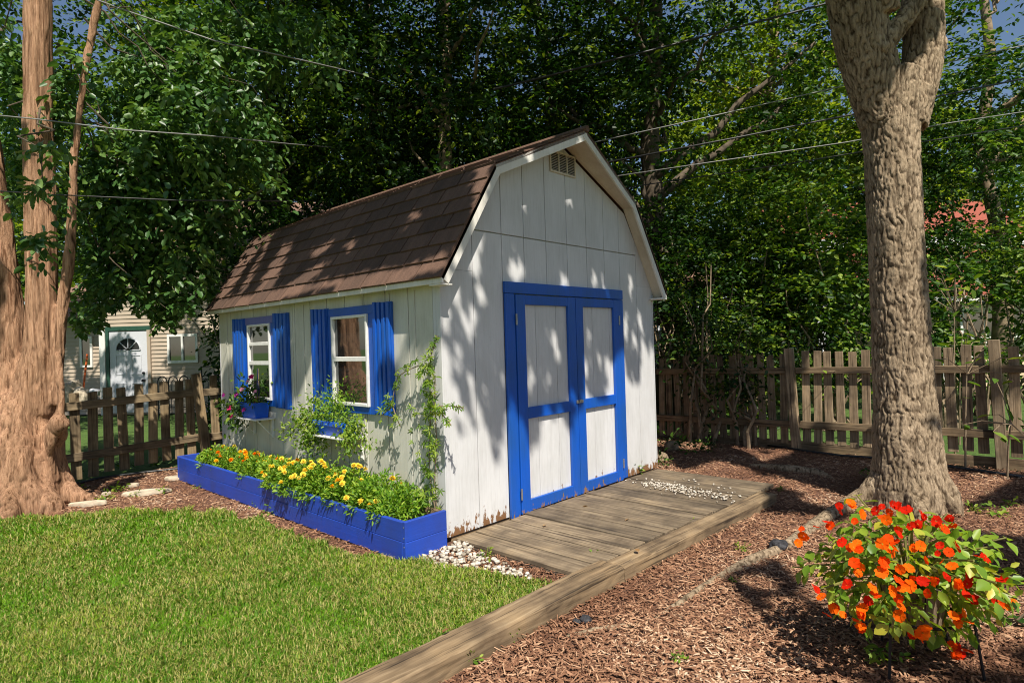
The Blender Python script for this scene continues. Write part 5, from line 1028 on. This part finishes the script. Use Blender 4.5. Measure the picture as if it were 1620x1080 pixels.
foliage_plant('trailing_plant', 'yellow green trailing plant spilling over both ends of the blue trough', 'plant', yb, [((-.12, 1.5, .8), (-.2, 1.66, .55), .05, 323), ((-.12, 1.45, .8), (-.22, 1.55, .64), .05, 285), ((-.12, 1.5, .82), (-.2, 1.85, .70), .05, 209), ((-.12, 1.55, .8), (-.22, 2.05, .66), .04, 133), ((-.1, 1.1, .82), (-.2, .98, .58), .05, 323), ((-.1, 1.1, .8), (-.2, .86, .68), .04, 152), ((-.1, 1.05, .8), (-.16, .66, .62), .03, 76), ((-.1, 1.1, .85), (-.18, .80, .80), .04, 95), ((-.12, 1.6, .8), (-.16, 1.85, .86), .04, 114), ((-.12, 1.45, .8), (-.12, 1.62, 1.0), .05, 171), ((-.1, 1.45, .62), (-.2, 1.4, .45), .03, 57)], .038, 'vine', 90, LAN, .45)
foliage_plant('bushy_marigold', 'round feathery green plant standing in the blue trough', 'plant', (-.11, 1.26, .80), [((-.11, 1.28, .8), (-.11, 1.28, 1.06), .065, 330), ((-.11, 1.22, .8), (-.13, 1.18, .98), .06, 160), ((-.11, 1.36, .8), (-.12, 1.42, .95), .06, 140)], .034, 'marigold', 91, LAN, .34, dr=-.1)
pb_ = (-.11, 2.85, .90)
pet = foliage_plant('petunia', 'petunia with magenta flowers spilling out of the far blue pot', 'flower', pb_, [((-.11, 2.9, .9), (-.2, 3.35, .80), .06, 170), ((-.11, 2.95, .9), (-.2, 3.2, .66), .05, 150), ((-.11, 2.9, .9), (-.2, 3.08, .68), .05, 120), ((-.11, 2.85, .9), (-.13, 2.95, 1.10), .06, 120), ((-.11, 2.75, .9), (-.14, 2.70, 1.06), .06, 90), ((-.12, 3.1, .88), (-.18, 3.55, .86), .04, 50)], .050, 'mid', 92, OV, .62)
PMAG = petal_mat('magenta_petals', (.50, .015, .13)); PVIO = petal_mat('purple_petals', (.22, .02, .16)); PPNK = petal_mat('pink_petals', (.70, .28, .42))
def five_petal(mat, seed, R, w=1.0, cup=.25):
    r = np.random.default_rng(seed); a = np.arange(5) * 1.2566 + r.uniform(-.1, .1, 5); D = np.stack([np.cos(a), np.sin(a), np.full(5, cup) + r.normal(size=5) * .12], 1)
    Nr = np.stack([-cup * np.cos(a), -cup * np.sin(a), np.ones(5)], 1) + r.normal(size=(5, 3)) * .15; L = R * r.uniform(.85, 1.15, 5); return mini_mesh('flower', np.zeros((5, 3)), D, Nr, L, L * w, mat, OV, r.random(5) * .9)
for j, (x, y, mt, s) in enumerate(((398, 596, PMAG, .03), (383, 616, PPNK, .03), (354, 625, PVIO, .026), (374, 624, PVIO, .03), (363, 645, PMAG, .034), (366, 657, PMAG, .03), (386, 648, PVIO, .028), (376, 622, PVIO, .026), (404, 619, PPNK, .024), (392, 603, PPNK, .02))):
    p = on(x, y, 0, -.22); put('flower', five_petal(mt, j, s), pet, p - np.array(pb_), (.2, .5, .9), (-.75, -.5, .35))
fl_ = thing('small_flag', 'little furled american flag on a stick in the far blue pot', 'flag', (-.09, 2.76, .85))
MB().tube([(0, 0, 0), (0, .01, .40)], .004, 6).build('stick', M['bark_tan'], fl_)
FLG = {'navy': m_plain('navy_flag_cloth', (.012, .016, .06), .8), 'red': m_plain('red_flag_cloth', (.38, .03, .03), .8), 'white': m_plain('white_flag_cloth', (.65, .62, .58), .8)}
MB().prism([(-.004, .005, .25), (-.012, -.04, .19), (-.02, -.05, .12), (-.012, .03, .12), (0, .02, .3), (0, .008, .40)], (-.012, 0, 0)).build('canton', FLG['navy'], fl_, .002)
for i in range(6): MB().prism([(-.01, .05 - i * .017, .12 - i * .004), (-.014, .035 - i * .017, .12 - i * .004), (-.022, .075 - i * .016, -.0 + i * .002), (-.018, .09 - i * .016, .0 + i * .002)], (-.008, 0, 0)).build('stripe', FLG['red' if i % 2 == 0 else 'white'], fl_, .001)

# ------------------------------------------------------------------ impatiens bush on its stand
dB = 2.62; bb = place(1430, dB); bb = np.array([bb[0], bb[1], 0.0])
st = thing('plant_stand', 'thin black metal plant stand under the orange impatiens', 'stand', bb)
for (lx, ly) in ((-.17, -.12), (.16, -.14), (-.02, .17), (.20, .10)):
    p = RT * lx + FW * ly; MB().tube([tuple(p * 1.15 + np.array([0, 0, -.03])), tuple(p + np.array([0, 0, .23]))], .006, 6).build('leg', M['black_metal'], st)
MB().tube([tuple(RT * .17 * math.cos(a) + FW * .17 * math.sin(a) + np.array([0, 0, .225])) for a in np.linspace(0, 6.2832, 25)], .006, 6).build('ring', M['black_metal'], st)
pt = thing('wooden_pot', 'small weathered wooden pot held in the black plant stand', 'flower pot', bb + np.array([0, 0, .20]))
for i in range(12):
    a = 2 * math.pi * (i + .5) / 12; c0 = np.array([math.cos(a), math.sin(a), 0]); s0 = np.array([-math.sin(a), math.cos(a), 0]); f = lambda r, w, z: tuple(c0 * r + s0 * w + np.array([0, 0, z]))
    MB().add([f(.105, -.026, 0), f(.105, .026, 0), f(.135, .034, .16), f(.135, -.034, .16), f(.092, -.023, 0), f(.092, .023, 0), f(.122, .030, .16), f(.122, -.030, .16)], [(0, 1, 2, 3), (7, 6, 5, 4), (3, 2, 6, 7), (4, 5, 1, 0), (0, 3, 7, 4), (1, 5, 6, 2)]).build('stave', M['fence'], pt)
MB().tube([(0, 0, .0), (0, 0, .14)], [.095, .118], 14).build('soil', M['soil'], pt)
im = thing('impatiens_bush', 'bushy impatiens covered in orange and red flowers at the lower right', 'flower', bb + np.array([0, 0, .34])); ib = bb + np.array([0, 0, .34]); ir = np.random.default_rng(100)
def imp_leaf(seed):
    r = np.random.default_rng(seed); m = []
    T7 = np.array([(0, 0, 0), (.22, .30, .05), (.5, .42, .06), (.8, .22, .0), (1.0, 0, -.10), (.8, -.22, .0), (.5, -.42, .06), (.22, -.30, .05), (.5, 0, -.01)]); L = .060
    V = T7 * np.array([L, L * r.uniform(.62, .78) / .84, L * r.uniform(.8, 1.6)]); me = npmesh('leaf', V, [np.array([(0, 8, 2, 1), (8, 4, 3, 2), (0, 7, 6, 8), (8, 6, 5, 4)])], np.zeros(4), smooth=True); me.materials.append(LEAF['impatiens']); return me
IL = [imp_leaf(i) for i in range(5)]
IOR = [petal_mat('orange_impatiens_petals', (.88, .135, .004), .35), petal_mat('orange_red_impatiens_petals', (.80, .060, .003), .35), petal_mat('red_impatiens_petals', (.56, .014, .003), .3)]
def imp_flower(mat, seed, R):
    """five broad notched petals, cupped and overlapping, round a small throat"""
    r = np.random.default_rng(seed); V, F3, q = [], [], []
    for i in range(5):
        a = i * 1.2566 + r.uniform(-.12, .12); ca, sa = math.cos(a), math.sin(a); L = R * r.uniform(.85, 1.15); tw = r.uniform(-.25, .25); b0 = len(V)
        for (t, w, h) in ((.05, 0, 0), (.35, .30, .10), (.72, .56, .16), (1.0, .34, .02), (.90, 0, .10), (1.0, -.34, .02), (.72, -.56, .16), (.35, -.30, .10), (.55, 0, .02)):
            x_, y_, z_ = t * L, w * L, (h + tw * w + .18 * t * t * r.uniform(.4, 1.2) + .05 * (i % 2)) * L; V.append((x_ * ca - y_ * sa, x_ * sa + y_ * ca, z_))
        F3 += [(b0, b0 + 1, b0 + 8), (b0 + 1, b0 + 2, b0 + 8), (b0 + 2, b0 + 3, b0 + 8), (b0 + 3, b0 + 4, b0 + 8), (b0 + 4, b0 + 5, b0 + 8), (b0 + 5, b0 + 6, b0 + 8), (b0 + 6, b0 + 7, b0 + 8), (b0 + 7, b0, b0 + 8)]; q += [r.uniform(0, .9)] * 8
    me = npmesh('flower', np.array(V), np.array(F3), np.array(q)); me.materials.append(mat); return me
IF = [[imp_flower(m_, 20 * k + i, .0225) for i in range(3)] for k, m_ in enumerate(IOR)]
tips = []
for j in range(48):
    a = ir.uniform(0, 6.283); e = math.asin(ir.uniform(-.30, .96)); rr2 = ir.uniform(.62, 1.18); d = RT * math.cos(a) * math.cos(e) * .47 + FW * math.sin(a) * math.cos(e) * .34 + np.array([0, 0, math.sin(e) * .30])
    tips.append(d * rr2 + np.array([0, 0, .05 - .10 * max(0, math.cos(a)) * math.cos(e)]))
mb = MB()
for tp in tips: mb.tube([(0, 0, -.05), tuple(tp * .45 + np.array([0, 0, .06])), tuple(tp)], [.008, .006, .004], 5)
mb.build('stems', m_plain('green_red_stems', (.16, .15, .04), .5), im)
nl = 0
for tp in tips:
    o = nrm(tp + np.array([0, 0, .08]))
    for j in range(6):
        a = j * 1.05 + ir.uniform(-.3, .3); s = nrm(np.cross(o, [.3, .2, 1.0])); w = np.cross(o, s); d = (math.cos(a) * s + math.sin(a) * w) * .9 + o * .35 + np.array([0, 0, -.55]); p = tp * ir.uniform(.82, 1.0) + (math.cos(a) * s + math.sin(a) * w) * .012
        put('leaf', IL[int(ir.integers(5))], im, p, d, o * .6 + np.array([0, 0, 1.0]) + ir.normal(size=3) * .3, ir.uniform(.65, 1.2)); nl += 1
n = 950; p = nrm(ir.normal(size=(n, 3))) * (ir.random(n) ** .4)[:, None]; C = p[:, :1] * .39 * RT + p[:, 1:2] * .29 * FW + p[:, 2:3] * np.array([0, 0, .24]) + np.array([0, 0, .03]); L = .052 * (.7 + .6 * ir.random(n))
leaf_mesh('inner_leaves', C, p + ir.normal(size=(n, 3)) * .5 + np.array([0, 0, -.5]), ir.normal(size=(n, 3)) * .5 + np.array([0, 0, 1.0]), L, L * .62, ir.random(n) * .9, LEAF['impatiens'], im)
FLW = [(1345, 795, 0), (1327, 800, 2), (1363, 814, 0), (1308, 826, 2), (1314, 832, 1), (1272, 848, 0), (1262, 858, 0), (1332, 858, 2), (1360, 868, 1), (1350, 866, 0), (1395, 802, 2), (1408, 810, 1), (1412, 798, 2), (1434, 807, 2), (1402, 822, 0), (1421, 845, 2), (1405, 852, 1), (1396, 860, 0), (1415, 868, 0), (1440, 832, 2), (1452, 829, 2), (1457, 814, 2), (1456, 864, 0), (1481, 824, 2), (1502, 820, 2), (1506, 830, 1),
       (1488, 863, 2), (1512, 864, 2), (1548, 881, 2), (1351, 889, 1), (1363, 896, 0), (1397, 892, 1), (1396, 905, 0), (1424, 900, 0), (1420, 918, 1), (1505, 896, 0), (1478, 920, 0), (1496, 912, 2), (1457, 918, 2), (1468, 938, 1), (1410, 935, 0), (1425, 932, 0), (1440, 926, 0), (1520, 928, 1), (1528, 940, 2), (1542, 948, 2), (1531, 911, 2), (1580, 918, 2), (1589, 915, 2), (1572, 948, 2), (1588, 958, 0), (1580, 952, 1), (1375, 949, 2),
       (1292, 933, 2), (1300, 945, 0), (1318, 962, 0), (1308, 970, 1), (1366, 962, 0), (1370, 975, 0), (1356, 983, 1), (1362, 992, 0), (1424, 973, 0), (1436, 998, 1), (1450, 1004, 0), (1459, 1000, 0), (1455, 1010, 1), (1508, 974, 0), (1514, 985, 0), (1527, 970, 0), (1533, 985, 0), (1506, 1020, 1), (1512, 1034, 1), (1530, 1030, 1), (1341, 925, 2), (1466, 885, 1), (1380, 930, 0)]
for j, (x, y, k) in enumerate(FLW):
    rv = ray(x, y); rx, ry_ = (x - 1440) / 175.0, (y - 920) / 125.0; fr_ = math.sqrt(max(0, 1 - min(1, rx * rx + ry_ * ry_)))
    p = at(x, y, dB - .36 * fr_ - .0); up = -nrm(rv) * .55 + np.array([0, 0, .6]) + RT * rx * .5 + ir.normal(size=3) * .42
    put('flower', IF[k][int(ir.integers(3))], im, p - ib, RT * math.cos(j) + np.array([0, 0, math.sin(j)]), up, ir.uniform(.7, 1.1))

for j, (x, y, k) in enumerate(FLW):
    if j % 5 == 4: continue
    x2, y2 = x + ir.uniform(-17, 17), y + ir.uniform(-13, 13); rv = ray(x2, y2); rx, ry_ = (x2 - 1440) / 175.0, (y2 - 920) / 125.0; fr_ = math.sqrt(max(0, 1 - min(1, rx * rx + ry_ * ry_)))
    put('flower', IF[int(np.clip(k + ir.integers(-1, 2), 0, 2))][int(ir.integers(3))], im, at(x2, y2, dB - .34 * fr_) - ib, RT * math.cos(j * 2) + np.array([0, 0, math.sin(j * 2)]), -nrm(rv) * .4 + np.array([0, 0, .6]) + RT * rx * .5 + ir.normal(size=3) * .5, ir.uniform(.6, 1.0))

# ------------------------------------------------------------------ weeds and seedlings
WD = [(215, 785, .06, 'beside the long flagstone'), (168, 790, .10, 'by the tan stone in the left mulch'), (192, 776, .10, 'behind the long flagstone'), (258, 780, .08, 'right of the long flagstone'), (118, 792, .06, 'left of the small flagstone'), (128, 775, .08, 'near the left fence foot'), (150, 745, .12, 'at the left fence, by the hose'), (195, 742, .12, 'under the middle of the left fence'), (242, 736, .12, 'under the right part of the left fence'), (408, 802, .07, 'with a tiny yellow bloom by the planter'), (432, 812, .09, 'broad leafed, by the middle of the planter'), (474, 816, .13, 'tall, leaning on the planter'),
      (312, 772, .06, 'at the far foot of the planter'), (480, 852, .05, 'at the edge of the lawn by the planter'), (770, 882, .07, 'among the white gravel'), (1000, 752, .17, 'growing from under the shed door side'), (786, 818, .10, 'under the shed wall left of the doors'), (803, 1010, .06, 'against the timber, the nearer one'), (727, 1049, .05, 'leafy, against the front of the timber'), (742, 1046, .07, 'beside the leafy one by the timber'), (1055, 708, .28, 'big leafy, at the far corner of the shed'), (1090, 715, .22, 'leafy, under the dark shrub'), (1120, 712, .18, 'low, at the fence foot behind the deck'), (1044, 735, .16, 'touching the shed corner'), (1235, 775, .05, 'past the end of the deck'), (1180, 700, .12, 'by the fence rail foot'),
      (1300, 705, .08, 'at the foot of the right fence'), (1400, 1048, .10, 'under the impatiens'), (1575, 815, .10, 'right of the grey trunk'), (1600, 800, .07, 'far right in the shade'), (1470, 1010, .08, 'behind the stand leg'), (1120, 842, .04, 'on the mulch by the end of the timber'), (1160, 920, .04, 'by the surface root'), (1075, 1045, .05, 'low on the bottom mulch'), (940, 880, .05, 'in the joint between the timbers'), (1095, 828, .04, 'at the deck edge'), (1175, 870, .06, 'left of the larger black rock'), (1380, 760, .12, 'at the left flare of the grey trunk'), (1540, 808, .08, 'close to the trunk roots')]
for i, (x, y, hh, lab) in enumerate(WD):
    b = gnd(x, y, .0); r = np.random.default_rng(200 + i); n = int(14 + hh * 150); a = r.uniform(0, 6.28, n); el_ = r.uniform(.1, 1.2, n); R0 = hh * (.25 + .75 * r.random(n)); C = np.stack([np.cos(a) * np.cos(el_) * R0 * .9, np.sin(a) * np.cos(el_) * R0 * .9, np.sin(el_) * R0], 1)
    L = np.clip(hh * .42, .018, .06) * (.6 + .7 * r.random(n)); t = thing('weed', 'small green weed ' + lab, 'weed', b, 0, 'weeds in the beds'); D = C * np.array([1, 1, .3]) + r.normal(size=(n, 3)) * .3 * hh
    leaf_mesh('foliage', C, D, r.normal(size=(n, 3)) * .35 + np.array([0, 0, 1.0]), L, L * .62, r.random(n) * .9, LEAF['vine' if y > 760 else 'mid'], t); mb = MB()
    for j in range(5): mb.tube([(0, 0, -.01), tuple(C[j % n] * .5 + np.array([0, 0, hh * .1])), tuple(C[j % n])], [.0025, .002, .001], 4)
    mb.build('stems', LEAF['vine'], t)
# big leaved seedlings hanging over the right fence
for i, (x, y, d, n, lab) in enumerate(((1350, 590, 7.3, 26, 'leafy sapling arm over the fence just left of the grey trunk'), (1530, 565, 6.2, 10, 'pale leafed sprig before the fence right of the trunk'), (1600, 655, 5.7, 14, 'leafy sprig with a pink tip at the right edge'), (1510, 455, 7.0, 26, 'sunlit sapling branch in front of the red roofed house'), (1520, 545, 7.6, 16, 'dark sprig above the fence right of the trunk'), (1608, 980, 2.9, 20, 'dark green leafy plant cut off by the lower right edge'))):
    r = np.random.default_rng(300 + i); c = at(x, y, d); L0 = .11 if i < 5 else .055; sp = .22 if i < 5 else .10; P = c + r.normal(size=(n, 3)) * sp * np.array([1, 1, .6]); t = thing('sapling', lab, 'plant', (c[0], c[1], 0), 0, 'leafy saplings at the right'); o = np.array([c[0], c[1], 0.0]); L = L0 * (.7 + .6 * r.random(n)); D = r.normal(size=(n, 3)) * np.array([1, 1, .3]) + np.array([0, 0, -.25])
    leaf_mesh('foliage', P - o, D, r.normal(size=(n, 3)) * .35 + np.array([0, 0, 1.0]), L, L * .6, r.random(n) * .9, LEAF['yellow' if i in (1, 3) else 'vine' if i == 0 else 'mid'], t); mb = MB()
    mb.tube([(.05, .05, -.03), (.02, .03, c[2] * .5), (0, 0, c[2])], [.012, .009, .005], 6)
    for j in range(0, n, 2): mb.tube([(0, 0, c[2] * .85), tuple((P[j] - o) * .6 + np.array([0, 0, c[2]]) * .4), tuple(P[j] - o)], [.005, .004, .002], 4)
    mb.build('stems', M['bark_tan'], t)
